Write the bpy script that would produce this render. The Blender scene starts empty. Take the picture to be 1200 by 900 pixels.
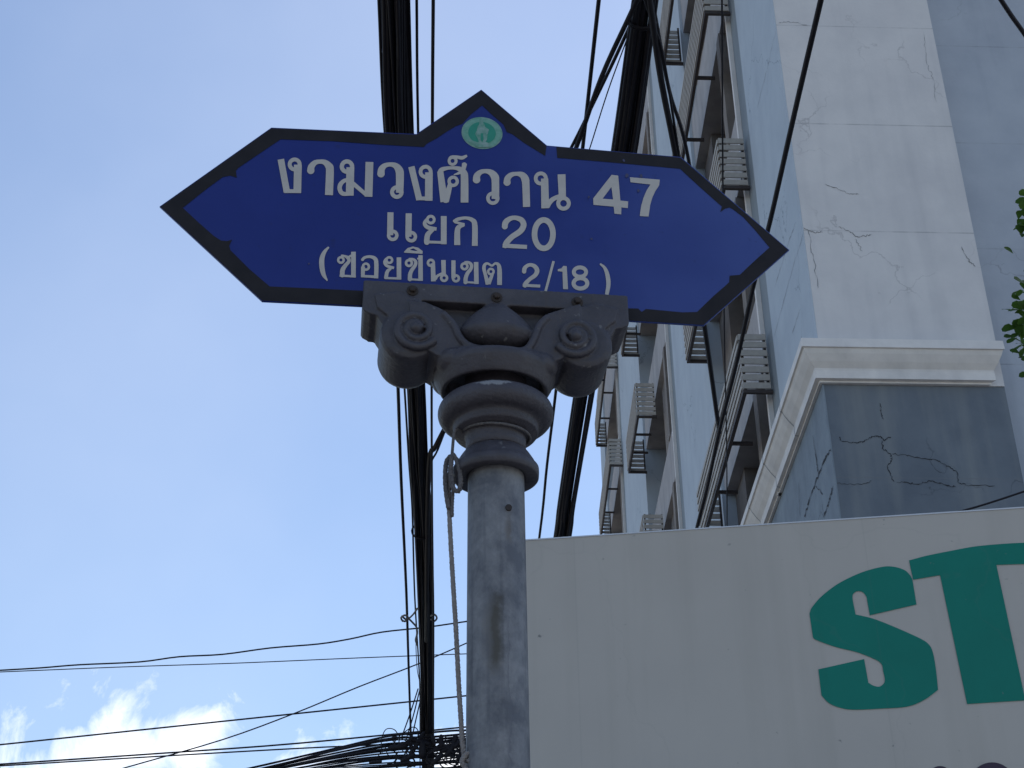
import bpy, bmesh, math, random
import numpy as np
from mathutils import Vector, Matrix
from mathutils.geometry import tessellate_polygon

random.seed(7); rng = np.random.default_rng(7)
scene = bpy.context.scene
COL = scene.collection
rad = math.radians

# ------------------------------------------------------------------ camera
F, PITCH, ROLL, CZ = 1750.0, rad(29.8), rad(-0.75), 1.6
cam = bpy.data.cameras.new('camera'); co = bpy.data.objects.new('camera', cam); COL.objects.link(co)
cam.sensor_width = 36; cam.lens = 36*F/1200; cam.clip_start = .05; cam.clip_end = 5000
CM = (Matrix.Rotation(math.pi/2+PITCH, 3, 'X') @ Matrix.Rotation(ROLL, 3, 'Z'))
co.matrix_world = Matrix.Translation((0, 0, CZ)) @ CM.to_4x4()
scene.camera = co
scene.render.resolution_x, scene.render.resolution_y = 1024, 768

# ------------------------------------------------------------------ sky, sun, exposure
SUN_EL, SUN_AZ = rad(58), rad(35)          # azimuth from +Y towards +X: sun stands behind the building
scene.view_settings.view_transform = 'Standard'; scene.view_settings.look = 'None'
scene.view_settings.gamma = 1.0; scene.view_settings.exposure = 0.54
world = bpy.data.worlds.new('World'); scene.world = world; world.use_nodes = True
wn, wl = world.node_tree.nodes, world.node_tree.links
wn.clear()
def N(t, **k):
    n = wn.new(t)
    for a, b in k.items(): setattr(n, a, b)
    return n
out = N('ShaderNodeOutputWorld'); bg = N('ShaderNodeBackground'); bg.inputs[1].default_value = .115
sky = N('ShaderNodeTexSky', sky_type='NISHITA'); sky.sun_disc = False
sky.sun_elevation = SUN_EL; sky.sun_rotation = SUN_AZ; sky.air_density = 1.0; sky.dust_density = .35; sky.ozone_density = 2.2
tc = N('ShaderNodeTexCoord')
def math_node(op, a, b=None, clamp=False):
    m = N('ShaderNodeMath', operation=op); m.use_clamp = clamp
    for i, v in enumerate((a, b)):
        if v is None: continue
        if isinstance(v, (int, float)): m.inputs[i].default_value = v
        else: wl.new(v, m.inputs[i])
    return m.outputs[0]
def px_dir(x, y): return (CM @ Vector(((x-600)/F, (450-y)/F, -1))).normalized()
no1 = N('ShaderNodeTexNoise'); no1.inputs['Scale'].default_value = 17; no1.inputs['Detail'].default_value = 9; no1.inputs['Roughness'].default_value = .62; no1.inputs['Distortion'].default_value = .5
wl.new(tc.outputs['Generated'], no1.inputs['Vector'])
blob = None
for (bx, by, r, amp) in ((110, 885, 3.0, 1.35), (150, 885, 2.8, 1.3), (215, 880, 2.6, 1.3), (130, 845, 1.9, 1.1), (30, 905, 2.6, 1.15), (545, 912, 2.0, 1.9), (380, 980, 3.5, 1.0), (80, 1000, 5, 1.0)):
    d = px_dir(bx, by)
    vm = N('ShaderNodeVectorMath', operation='DISTANCE'); wl.new(tc.outputs['Generated'], vm.inputs[0]); vm.inputs[1].default_value = d
    v = math_node('MULTIPLY', math_node('SUBTRACT', 1.0, math_node('DIVIDE', vm.outputs['Value'], rad(r)*1.35), True), amp*1.25)
    blob = v if blob is None else math_node('MAXIMUM', blob, v)
# clouds all round the horizon, with those the photograph shows
sep = N('ShaderNodeSeparateXYZ'); wl.new(tc.outputs['Generated'], sep.inputs[0])
low = math_node('SUBTRACT', 1.0, math_node('DIVIDE', sep.outputs['Z'], .27), True)
bias = math_node('MAXIMUM', math_node('MULTIPLY', low, .75), blob)
cm = math_node('SUBTRACT', math_node('ADD', math_node('MULTIPLY', no1.outputs[0], 3.2), math_node('MULTIPLY', bias, .70)), 1.98)
cm = math_node('MULTIPLY', math_node('MULTIPLY', cm, 1.35, True), math_node('MULTIPLY', bias, 5, True))
# thin high veil over the whole sky
no2 = N('ShaderNodeTexNoise'); no2.inputs['Scale'].default_value = 2.2; no2.inputs['Detail'].default_value = 5; wl.new(tc.outputs['Generated'], no2.inputs['Vector'])
veil = math_node('MULTIPLY', math_node('SUBTRACT', no2.outputs[0], .32, True), .34)
cm = math_node('MAXIMUM', cm, veil)
mix = N('ShaderNodeMix', data_type='RGBA')
wl.new(cm, mix.inputs['Factor']); wl.new(sky.outputs[0], mix.inputs['A']); mix.inputs['B'].default_value = (8.6, 8.8, 9.3, 1)
wl.new(mix.outputs['Result'], bg.inputs[0]); wl.new(bg.outputs[0], out.inputs[0])
sl = bpy.data.lights.new('sun', 'SUN'); sl.energy = 3.6; sl.angle = rad(.55); sl.color = (1, .95, .87)
so = bpy.data.objects.new('sun', sl); COL.objects.link(so)
sdir = Vector((math.cos(SUN_EL)*math.sin(SUN_AZ), math.cos(SUN_EL)*math.cos(SUN_AZ), math.sin(SUN_EL)))
so.rotation_euler = sdir.to_track_quat('Z', 'Y').to_euler(); so.location = (0, 0, 40)

# ------------------------------------------------------------------ measuring helpers
CAMP = Vector((0, 0, CZ))
def ray(x, y): return CM @ Vector(((x-600)/F, (450-y)/F, -1))
def atY(x, y, Y): d = ray(x, y); return CAMP + d*(Y/d.y)
def atZ(x, y, Z): d = ray(x, y); return CAMP + d*((Z-CZ)/d.z)
def onplane(x, y, p0, n): d = ray(x, y); return CAMP + d*((p0-CAMP).dot(n)/d.dot(n))
def proj(p): q = CM.transposed() @ (Vector(p)-CAMP); return 600+F*q.x/-q.z, 450-F*q.y/-q.z

# ------------------------------------------------------------------ materials
def material(name, base, rough=.7, metal=0., var=None, vscale=8., detail=6., bump=0., bscale=60., spec=.5, stretch=(1, 1, 1), rough_var=0., extra=None):
    m = bpy.data.materials.new(name); m.use_nodes = True
    nt = m.node_tree; nd, lk = nt.nodes, nt.links
    b = nd['Principled BSDF']; b.inputs['Roughness'].default_value = rough; b.inputs['Metallic'].default_value = metal
    b.inputs['Specular IOR Level'].default_value = spec
    tcn = nd.new('ShaderNodeTexCoord'); mp = nd.new('ShaderNodeMapping'); mp.inputs['Scale'].default_value = stretch
    lk.new(tcn.outputs['Object'], mp.inputs['Vector'])
    col = None
    if var:
        nz = nd.new('ShaderNodeTexNoise'); nz.inputs['Scale'].default_value = vscale; nz.inputs['Detail'].default_value = detail; nz.inputs['Roughness'].default_value = .6
        lk.new(mp.outputs[0], nz.inputs['Vector'])
        cr = nd.new('ShaderNodeValToRGB'); cr.color_ramp.elements[0].position = .32; cr.color_ramp.elements[1].position = .68
        cr.color_ramp.elements[0].color = (*var, 1); cr.color_ramp.elements[1].color = (*base, 1)
        lk.new(nz.outputs[0], cr.inputs[0]); col = cr.outputs[0]
        if rough_var:
            mr = nd.new('ShaderNodeMapRange'); mr.inputs['To Min'].default_value = rough-rough_var; mr.inputs['To Max'].default_value = rough+rough_var
            lk.new(nz.outputs[0], mr.inputs['Value']); lk.new(mr.outputs[0], b.inputs['Roughness'])
    else:
        rgb = nd.new('ShaderNodeRGB'); rgb.outputs[0].default_value = (*base, 1); col = rgb.outputs[0]
    if extra: col = extra(nd, lk, tcn, col)
    lk.new(col, b.inputs['Base Color'])
    if bump:
        nb = nd.new('ShaderNodeTexNoise'); nb.inputs['Scale'].default_value = bscale; nb.inputs['Detail'].default_value = 5
        lk.new(tcn.outputs['Object'], nb.inputs['Vector'])
        bp = nd.new('ShaderNodeBump'); bp.inputs['Strength'].default_value = bump; bp.inputs['Distance'].default_value = .01
        lk.new(nb.outputs[0], bp.inputs['Height']); lk.new(bp.outputs[0], b.inputs['Normal'])
    return m
def mixc(nd, lk, fac, a, bcol, blend='MIX'):
    mx = nd.new('ShaderNodeMix'); mx.data_type = 'RGBA'; mx.blend_type = blend
    if isinstance(fac, (int, float)): mx.inputs['Factor'].default_value = fac
    else: lk.new(fac, mx.inputs['Factor'])
    for s, v in (('A', a), ('B', bcol)):
        if isinstance(v, tuple): mx.inputs[s].default_value = (*v, 1)
        else: lk.new(v, mx.inputs[s])
    return mx.outputs['Result']
def mnode(nd, lk, op, a, b=None, c=None, clamp=False):
    m = nd.new('ShaderNodeMath'); m.operation = op; m.use_clamp = clamp
    for i, v in enumerate((a, b, c)):
        if v is None: continue
        if isinstance(v, (int, float)): m.inputs[i].default_value = v
        else: lk.new(v, m.inputs[i])
    return m.outputs[0]
def plaster(crack=.6, streak=.5, joint=True, crackcol=(.12, .12, .13)):
    # painted render: blotches, rain streaks, hairline cracks and the lift joints
    pale = streak < 0; streak = abs(streak)
    def f(nd, lk, tcn, col):
        o = tcn.outputs['Object']
        nz = nd.new('ShaderNodeTexNoise'); nz.inputs['Scale'].default_value = 1.1; nz.inputs['Detail'].default_value = 7; nz.inputs['Roughness'].default_value = .65; lk.new(o, nz.inputs['Vector'])
        col = mixc(nd, lk, mnode(nd, lk, 'MULTIPLY', mnode(nd, lk, 'SUBTRACT', nz.outputs[0], .42, clamp=True), 1.6, clamp=True), col, (.80, .80, .83), 'MULTIPLY')
        mp = nd.new('ShaderNodeMapping'); mp.inputs['Scale'].default_value = (3.5, 3.5, .3); lk.new(o, mp.inputs['Vector'])
        st = nd.new('ShaderNodeTexNoise'); st.inputs['Scale'].default_value = 1; st.inputs['Detail'].default_value = 6; lk.new(mp.outputs[0], st.inputs['Vector'])
        col = mixc(nd, lk, mnode(nd, lk, 'MULTIPLY', mnode(nd, lk, 'SUBTRACT', st.outputs[0], .5, clamp=True), 2.6*streak, clamp=True), col, (.24, .26, .26) if pale else (.62, .64, .68), 'MIX' if pale else 'MULTIPLY')
        # cracks
        wob = nd.new('ShaderNodeTexNoise'); wob.inputs['Scale'].default_value = 3.5; wob.inputs['Detail'].default_value = 6; lk.new(o, wob.inputs['Vector'])
        va = nd.new('ShaderNodeVectorMath'); va.operation = 'SCALE'; lk.new(wob.outputs['Color'], va.inputs[0]); va.inputs['Scale'].default_value = .55
        vb = nd.new('ShaderNodeVectorMath'); vb.operation = 'ADD'; lk.new(o, vb.inputs[0]); lk.new(va.outputs[0], vb.inputs[1])
        vo = nd.new('ShaderNodeTexVoronoi'); vo.feature = 'DISTANCE_TO_EDGE'; vo.inputs['Scale'].default_value = .55; lk.new(vb.outputs[0], vo.inputs['Vector'])
        line = mnode(nd, lk, 'SUBTRACT', 1.0, mnode(nd, lk, 'MULTIPLY', vo.outputs['Distance'], 170.), clamp=True)
        mk = nd.new('ShaderNodeTexNoise'); mk.inputs['Scale'].default_value = .8; mk.inputs['Detail'].default_value = 3; lk.new(o, mk.inputs['Vector'])
        mask = mnode(nd, lk, 'MULTIPLY', mnode(nd, lk, 'SUBTRACT', mk.outputs[0], .5, clamp=True), 9., clamp=True)
        col = mixc(nd, lk, mnode(nd, lk, 'MULTIPLY', mnode(nd, lk, 'MULTIPLY', line, mask), crack), col, crackcol)
        if joint:
            sp = nd.new('ShaderNodeSeparateXYZ'); lk.new(o, sp.inputs[0])
            ph = mnode(nd, lk, 'ABSOLUTE', mnode(nd, lk, 'SUBTRACT', mnode(nd, lk, 'FRACT', mnode(nd, lk, 'DIVIDE', mnode(nd, lk, 'SUBTRACT', sp.outputs['Z'], 12.345-1.46*40.5), 1.46)), .5))
            jl = mnode(nd, lk, 'SUBTRACT', 1.0, mnode(nd, lk, 'MULTIPLY', ph, 1.46/.011), clamp=True)
            jm = mnode(nd, lk, 'ADD', .25, mnode(nd, lk, 'MULTIPLY', mnode(nd, lk, 'SUBTRACT', st.outputs[0], .42, clamp=True), 5., clamp=True), clamp=True)
            col = mixc(nd, lk, mnode(nd, lk, 'MULTIPLY', mnode(nd, lk, 'MULTIPLY', jl, jm), .55), col, (.16, .17, .18))
        return col
    return f
M = {}
M['wall_white'] = material('white_paint', (.66, .65, .64), .85, var=(.61, .605, .60), vscale=2.5, bump=.15, bscale=30, extra=plaster(.34, .5))
M['wall_grey'] = material('grey_blue_paint', (.41, .45, .50), .85, var=(.36, .40, .455), vscale=2., bump=.15, bscale=30, extra=plaster(.4, .8))
M['wall_blue'] = material('pale_blue_paint', (.47, .54, .60), .85, var=(.43, .50, .565), vscale=2., bump=.15, bscale=30, extra=plaster(.8, .25, False, (.10, .15, .2)))
M['band'] = material('grey_green_paint', (.25, .29, .315), .85, var=(.21, .25, .28), vscale=3., bump=.15, extra=plaster(.6, .6, False))
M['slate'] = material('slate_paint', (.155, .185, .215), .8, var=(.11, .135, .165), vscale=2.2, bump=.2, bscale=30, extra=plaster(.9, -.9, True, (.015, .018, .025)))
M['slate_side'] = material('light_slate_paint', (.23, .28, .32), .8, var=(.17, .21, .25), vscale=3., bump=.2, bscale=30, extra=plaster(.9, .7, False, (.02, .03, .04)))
M['trim'] = material('white_trim_paint', (.76, .74, .71), .8, var=(.66, .645, .62), vscale=5., bump=.12, bscale=40, extra=plaster(.2, .5, False))
M['beige'] = material('bare_render', (.26, .235, .215), .9, var=(.19, .17, .155), vscale=3., bump=.2, extra=plaster(.2, .8, False))
M['spandrel'] = material('pale_render', (.42, .41, .41), .9, var=(.34, .33, .33), vscale=3., bump=.2, extra=plaster(.2, .8, False))
M['glass'] = material('dark_window', (.012, .012, .014), .25, spec=.35)
M['frame'] = material('window_frame', (.10, .09, .085), .6)
M['steel_dark'] = material('dark_steel', (.03, .027, .028), .6, var=(.05, .035, .03), vscale=20)
M['slat'] = material('slat_paint', (.46, .44, .40), .75, var=(.33, .31, .28), vscale=4., bump=.1, bscale=50)
def seams(nd, lk, tcn, col):
    o = tcn.outputs['Object']
    nz = nd.new('ShaderNodeTexNoise'); nz.inputs['Scale'].default_value = 1.4; nz.inputs['Detail'].default_value = 6; lk.new(o, nz.inputs['Vector'])
    col = mixc(nd, lk, mnode(nd, lk, 'MULTIPLY', mnode(nd, lk, 'SUBTRACT', nz.outputs[0], .45, clamp=True), 1.2, clamp=True), col, (.84, .84, .85), 'MULTIPLY')
    wv = nd.new('ShaderNodeTexVoronoi'); wv.feature = 'DISTANCE_TO_EDGE'; wv.inputs['Scale'].default_value = .9; 
    vb = nd.new('ShaderNodeVectorMath'); vb.operation = 'ADD'; lk.new(o, vb.inputs[0]); lk.new(nz.outputs['Color'], vb.inputs[1]); lk.new(vb.outputs[0], wv.inputs['Vector'])
    ln = mnode(nd, lk, 'SUBTRACT', 1.0, mnode(nd, lk, 'MULTIPLY', wv.outputs['Distance'], 160.), clamp=True)
    col = mixc(nd, lk, mnode(nd, lk, 'MULTIPLY', ln, .07), col, (.15, .15, .15))
    mp = nd.new('ShaderNodeMapping'); mp.inputs['Scale'].default_value = (9, 9, .5); lk.new(o, mp.inputs['Vector'])
    st = nd.new('ShaderNodeTexNoise'); st.inputs['Scale'].default_value = 1; st.inputs['Detail'].default_value = 7; lk.new(mp.outputs[0], st.inputs['Vector'])
    col = mixc(nd, lk, mnode(nd, lk, 'MULTIPLY', mnode(nd, lk, 'SUBTRACT', st.outputs[0], .5, clamp=True), 1.1, clamp=True), col, (.70, .69, .66), 'MULTIPLY')
    sx = nd.new('ShaderNodeSeparateXYZ'); lk.new(o, sx.inputs[0])
    sm = mnode(nd, lk, 'ABSOLUTE', mnode(nd, lk, 'SUBTRACT', mnode(nd, lk, 'FRACT', mnode(nd, lk, 'DIVIDE', mnode(nd, lk, 'ADD', sx.outputs['X'], .36), 1.22)), .5))
    col = mixc(nd, lk, mnode(nd, lk, 'MULTIPLY', mnode(nd, lk, 'SUBTRACT', 1.0, mnode(nd, lk, 'MULTIPLY', sm, 1.22/.004), clamp=True), .10), col, (.12, .12, .12))
    sp = nd.new('ShaderNodeTexNoise'); sp.inputs['Scale'].default_value = 28; sp.inputs['Detail'].default_value = 2; lk.new(o, sp.inputs['Vector'])
    return mixc(nd, lk, mnode(nd, lk, 'MULTIPLY', mnode(nd, lk, 'SUBTRACT', sp.outputs[0], .74, clamp=True), 12., clamp=True), col, (.2, .2, .19))
M['board'] = material('board_vinyl', (.47, .445, .405), .65, var=(.44, .415, .38), vscale=1.5, bump=.06, bscale=8, extra=seams)
M['green'] = material('green_vinyl', (.003, .205, .155), .6, var=(.003, .17, .128), vscale=1.6, spec=.25, extra=seams)
M['purple'] = material('dark_purple_vinyl', (.03, .012, .035), .5)
def flecks(nd, lk, tcn, col):
    # dust in the hollows of the casting, flaked spots and thin drip marks
    o = tcn.outputs['Object']
    nz = nd.new('ShaderNodeTexNoise'); nz.inputs['Scale'].default_value = 60; nz.inputs['Detail'].default_value = 6; lk.new(o, nz.inputs['Vector'])
    col = mixc(nd, lk, mnode(nd, lk, 'MULTIPLY', mnode(nd, lk, 'SUBTRACT', nz.outputs[0], .675, clamp=True), 14., clamp=True), col, (.16, .16, .165))
    n2 = nd.new('ShaderNodeTexNoise'); n2.inputs['Scale'].default_value = 9; n2.inputs['Detail'].default_value = 8; n2.inputs['Roughness'].default_value = .7; lk.new(o, n2.inputs['Vector'])
    col = mixc(nd, lk, mnode(nd, lk, 'MULTIPLY', mnode(nd, lk, 'SUBTRACT', n2.outputs[0], .52, clamp=True), 2.6, clamp=True), col, (.090, .086, .094))
    mp = nd.new('ShaderNodeMapping'); mp.inputs['Scale'].default_value = (70, 70, 5); lk.new(o, mp.inputs['Vector'])
    st = nd.new('ShaderNodeTexNoise'); st.inputs['Scale'].default_value = 1; st.inputs['Detail'].default_value = 4; lk.new(mp.outputs[0], st.inputs['Vector'])
    return mixc(nd, lk, mnode(nd, lk, 'MULTIPLY', mnode(nd, lk, 'SUBTRACT', st.outputs[0], .60, clamp=True), 3., clamp=True), col, (.06, .048, .045))
M['cast'] = material('grey_painted_cast_iron', (.058, .055, .068), .55, var=(.036, .034, .043), vscale=22., bump=.18, bscale=140, rough_var=.08, extra=flecks)
def chipped(nd, lk, tcn, col):
    o = tcn.outputs['Object']; sp = nd.new('ShaderNodeSeparateXYZ'); lk.new(o, sp.inputs[0])
    nz = nd.new('ShaderNodeTexNoise'); nz.inputs['Scale'].default_value = 75; nz.inputs['Detail'].default_value = 8; nz.inputs['Roughness'].default_value = .7; lk.new(o, nz.inputs['Vector'])
    hz = mnode(nd, lk, 'SUBTRACT', 1.0, mnode(nd, lk, 'MULTIPLY', mnode(nd, lk, 'ABSOLUTE', mnode(nd, lk, 'SUBTRACT', sp.outputs['Z'], 2.7835)), 90.), clamp=True)
    hx = mnode(nd, lk, 'SUBTRACT', 1.0, mnode(nd, lk, 'MULTIPLY', mnode(nd, lk, 'ABSOLUTE', mnode(nd, lk, 'ADD', sp.outputs['X'], .008)), 17.), clamp=True)
    m_ = mnode(nd, lk, 'MULTIPLY', mnode(nd, lk, 'SUBTRACT', mnode(nd, lk, 'ADD', nz.outputs[0], mnode(nd, lk, 'MULTIPLY', mnode(nd, lk, 'MULTIPLY', hz, hx), .55)), .72, clamp=True), 8., clamp=True)
    return mixc(nd, lk, mnode(nd, lk, 'MULTIPLY', m_, .8), col, (.27, .28, .29))
M['cast_chipped'] = material('chipped_grey_cast_iron', (.060, .056, .069), .55, var=(.040, .037, .046), vscale=14., bump=.25, bscale=160, rough_var=.08, extra=chipped)
M['bolt'] = material('rusty_bolt', (.018, .015, .016), .7, var=(.035, .022, .016), vscale=60)
def sheen_scuffs(nd, lk, tcn, col):
    # sheet sheen painted into the colour: uneven, lighter towards one end; dark scuffs
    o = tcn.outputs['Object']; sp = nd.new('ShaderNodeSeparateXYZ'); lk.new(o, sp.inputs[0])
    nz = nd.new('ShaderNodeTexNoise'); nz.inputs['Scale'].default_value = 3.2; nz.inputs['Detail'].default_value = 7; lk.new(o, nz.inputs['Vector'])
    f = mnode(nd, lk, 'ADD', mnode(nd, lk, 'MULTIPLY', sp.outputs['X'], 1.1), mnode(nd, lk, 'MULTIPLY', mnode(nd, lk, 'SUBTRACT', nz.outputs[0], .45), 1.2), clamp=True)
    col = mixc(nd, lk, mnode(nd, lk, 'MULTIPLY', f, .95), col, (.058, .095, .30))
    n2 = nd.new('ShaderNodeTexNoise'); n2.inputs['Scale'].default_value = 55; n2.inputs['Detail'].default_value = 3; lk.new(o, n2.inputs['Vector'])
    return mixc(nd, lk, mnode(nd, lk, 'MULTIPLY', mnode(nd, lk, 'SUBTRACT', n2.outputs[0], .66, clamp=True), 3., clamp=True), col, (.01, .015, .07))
M['signblue'] = material('blue_reflective_sheet', (.008, .0225, .185), .34, var=(.006, .019, .16), vscale=6., rough_var=.05, spec=.38, extra=sheen_scuffs)
M['tape'] = material('black_border_sheet', (.012, .011, .014), .6, var=(.020, .018, .021), vscale=18., spec=.22)
M['letter'] = material('silver_reflective_letter', (.47, .45, .42), .5, var=(.42, .40, .375), vscale=40.)
M['em_green'] = material('emblem_green', (.012, .22, .15), .5, var=(.02, .25, .17), vscale=60)
M['em_pale'] = material('emblem_pale', (.17, .36, .29), .5, var=(.10, .29, .22), vscale=120)
M['em_grey'] = material('emblem_grey', (.24, .35, .33), .5, var=(.07, .25, .18), vscale=90)
M['rope'] = material('weathered_rope', (.33, .31, .30), .9, var=(.22, .2, .2), vscale=200., bump=.6, bscale=500)
M['rope_dark'] = material('dirty_rope', (.17, .16, .165), .9, var=(.10, .1, .11), vscale=200., bump=.6, bscale=500)
M['cable'] = material('black_cable_sheath', (.009, .008, .012), .6, var=(.017, .016, .021), vscale=6., spec=.22)
M['leaf'] = material('leaf', (.05, .12, .018), .45, var=(.035, .085, .014), vscale=9.)
M['bark'] = material('bark', (.10, .075, .055), .9, var=(.06, .045, .035), vscale=20, bump=.5, bscale=40)
M['asphalt'] = material('asphalt', (.06, .06, .06), .9, var=(.045, .045, .047), vscale=3, bump=.4, bscale=120)
M['paving'] = material('concrete_paving', (.30, .29, .27), .9, var=(.22, .21, .2), vscale=4, bump=.3, bscale=60)
M['ground'] = material('bare_ground', (.20, .18, .15), .95, var=(.14, .12, .10), vscale=.5, bump=.4)
M['paint_line'] = material('road_paint', (.7, .7, .68), .8, var=(.5, .5, .48), vscale=10)
# leaves let light through
nt = M['leaf'].node_tree; pb = nt.nodes['Principled BSDF']; tr = nt.nodes.new('ShaderNodeBsdfTranslucent'); tr.inputs[0].default_value = (.09, .18, .025, 1)
ms = nt.nodes.new('ShaderNodeMixShader'); ms.inputs[0].default_value = .35
nt.links.new(pb.outputs[0], ms.inputs[1]); nt.links.new(tr.outputs[0], ms.inputs[2]); nt.links.new(ms.outputs[0], nt.nodes['Material Output'].inputs[0])

# ------------------------------------------------------------------ object helpers
def tag(o, label=None, cat=None, group=None, kind=None):
    if label: o['label'] = label
    if cat: o['category'] = cat
    if group: o['group'] = group
    if kind: o['kind'] = kind
    return o
def empty(name, loc=(0, 0, 0), **k):
    o = bpy.data.objects.new(name, None); COL.objects.link(o); o.location = loc; o.empty_display_size = .1
    return tag(o, **k)
def link(name, me, parent=None, loc=(0, 0, 0), rot=None):
    o = bpy.data.objects.new(name, me); COL.objects.link(o); o.location = loc
    if rot: o.rotation_euler = rot
    if parent: o.parent = parent
    return o
def mesh(name, verts, faces, mat, parent=None, smooth=False, origin=None):
    # vertices are given in world space; the object's parent is undone here
    off = Vector((0, 0, 0))
    p = parent
    while p is not None: off += p.location; p = p.parent
    me = bpy.data.meshes.new(name)
    me.from_pydata([tuple(Vector(v)-off) for v in verts], [], faces); me.materials.append(mat)
    if smooth: me.shade_smooth()
    me.update()
    return link(name, me, parent)
def from_bm(name, bm, mat, parent=None, smooth=False):
    off = Vector((0, 0, 0)); p = parent
    while p is not None: off += p.location; p = p.parent
    bmesh.ops.translate(bm, vec=-off, verts=bm.verts)
    me = bpy.data.meshes.new(name); bm.to_mesh(me); bm.free(); me.materials.append(mat)
    if smooth: me.shade_smooth()
    return link(name, me, parent)
def fix_normals(o):
    bm = bmesh.new(); bm.from_mesh(o.data); bmesh.ops.recalc_face_normals(bm, faces=bm.faces); bm.to_mesh(o.data); bm.free(); return o
BOXF = [(0, 3, 2, 1), (4, 5, 6, 7), (0, 1, 5, 4), (1, 2, 6, 5), (2, 3, 7, 6), (3, 0, 4, 7)]
def catmull(pts, n=6):
    P = [Vector(p) for p in pts]
    if len(P) < 3: return P
    Q = [P[0]*2-P[1]] + P + [P[-1]*2-P[-2]]
    o = []
    for i in range(1, len(Q)-2):
        a, b, c, d = Q[i-1:i+3]
        for k in range(n):
            t = k/n; o.append(.5*((2*b)+(c-a)*t+(2*a-5*b+4*c-d)*t*t+(3*b-a-3*c+d)*t**3))
    o.append(P[-1]); return o
def tube_data(path, r, sides=8, closed=False, vs=None, fs=None):
    vs = [] if vs is None else vs; fs = [] if fs is None else fs
    P = [Vector(p) for p in path]; n = len(P); base = len(vs)
    rr = r if isinstance(r, (list, tuple)) else [r]*n
    ref = None
    for i in range(n):
        a, b = (P[(i-1) % n], P[(i+1) % n]) if closed else (P[max(i-1, 0)], P[min(i+1, n-1)])
        t = (b-a).normalized()
        if ref is None: ref = t.orthogonal().normalized()
        ref = (ref - t*ref.dot(t)).normalized(); bi = t.cross(ref)
        for k in range(sides):
            an = 2*math.pi*k/sides; vs.append(P[i] + (ref*math.cos(an)+bi*math.sin(an))*rr[i])
    for i in range(n if closed else n-1):
        j = (i+1) % n
        for k in range(sides):
            l = (k+1) % sides; fs.append((base+i*sides+k, base+i*sides+l, base+j*sides+l, base+j*sides+k))
    if not closed:
        fs.append(tuple(base+k for k in reversed(range(sides)))); fs.append(tuple(base+(n-1)*sides+k for k in range(sides)))
    return vs, fs
def tube(name, path, r, mat, parent=None, sides=8, closed=False):
    vs, fs = tube_data(path, r, sides, closed); return mesh(name, vs, fs, mat, parent, True)

# ================================================================== THE SETTING
def slab(name, x0, x1, y0, y1, z0, z1, mat, **k):
    vs = [(x0, y0, z0), (x1, y0, z0), (x1, y1, z0), (x0, y1, z0), (x0, y0, z1), (x1, y0, z1), (x1, y1, z1), (x0, y1, z1)]
    return tag(mesh(name, vs, BOXF, mat), kind='structure', **k)
tag(mesh('ground', [(-900, -900, -.03), (900, -900, -.03), (900, 900, -.03), (-900, 900, -.03)], [(0, 1, 2, 3)], M['ground']), kind='structure')
tag(mesh('road', [(-9, -200, -.02), (-1.2, -200, -.02), (-1.2, 200, -.02), (-9, 200, -.02)], [(0, 1, 2, 3)], M['asphalt']), kind='structure')
tag(mesh('road_marking', [(-5.16, -200, -.016), (-5.04, -200, -.016), (-5.04, 200, -.016), (-5.16, 200, -.016)], [(0, 1, 2, 3)], M['paint_line']), kind='structure')
slab('kerb', -1.2, -1.03, -60, 60, -.05, .005, M['paving'])
slab('pavement', -1.03, 3.0, -60, 60, -.05, 0.0, M['paving'])
slab('forecourt', 3.0, 30, -60, 13.5, -.05, -.004, M['paving'])

# ================================================================== BUILDING
E1 = Vector((-.00897, .99996, 0)); E2 = Vector((math.cos(rad(3)), math.sin(rad(3)), 0)); C0 = Vector((3.105, 13, 0))
def W(a, b, z): return C0 + E1*a + E2*b + Vector((0, 0, z))
bld = empty('apartment_building', C0, label='tall pale apartment block with slatted ledges and cracked paint on the right', cat='building')
def bbox(a0, a1, b0, b1, z0, z1): return [W(a0, b0, z0), W(a1, b0, z0), W(a1, b1, z0), W(a0, b1, z0), W(a0, b0, z1), W(a1, b0, z1), W(a1, b1, z1), W(a0, b1, z1)]
def block(name, a0, a1, b0, b1, z0, z1, mat, parent=None):
    return fix_normals(mesh(name, bbox(a0, a1, b0, b1, z0, z1), BOXF, mat, parent or bld))
H, AEND, PW = 25.2, 30.0, 1.86
ZC = 9.0                                              # top of the slate base
zones = [(2.6, 6.75, 2.35, 6.75), (11.5, 16.9, 14.0, 16.6), (22.7, 28.2, 22.2, 26.9)]    # opening a0,a1 and ledge a0,a1
block('wall', .6, AEND-.01, .62, 16, 0, H-.02, M['wall_grey'])
# front pilaster above and below the cornice, recessed front wall at its right
block('pilaster', 0, .58, .02, PW, ZC, H, M['wall_white'])
block('pilaster_base', .012, .58, .02, PW-.0, 0, ZC-.003, M['slate'])
block('front_wall', .28, .6, PW+.002, 16, 0, H, M['wall_grey'])
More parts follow.
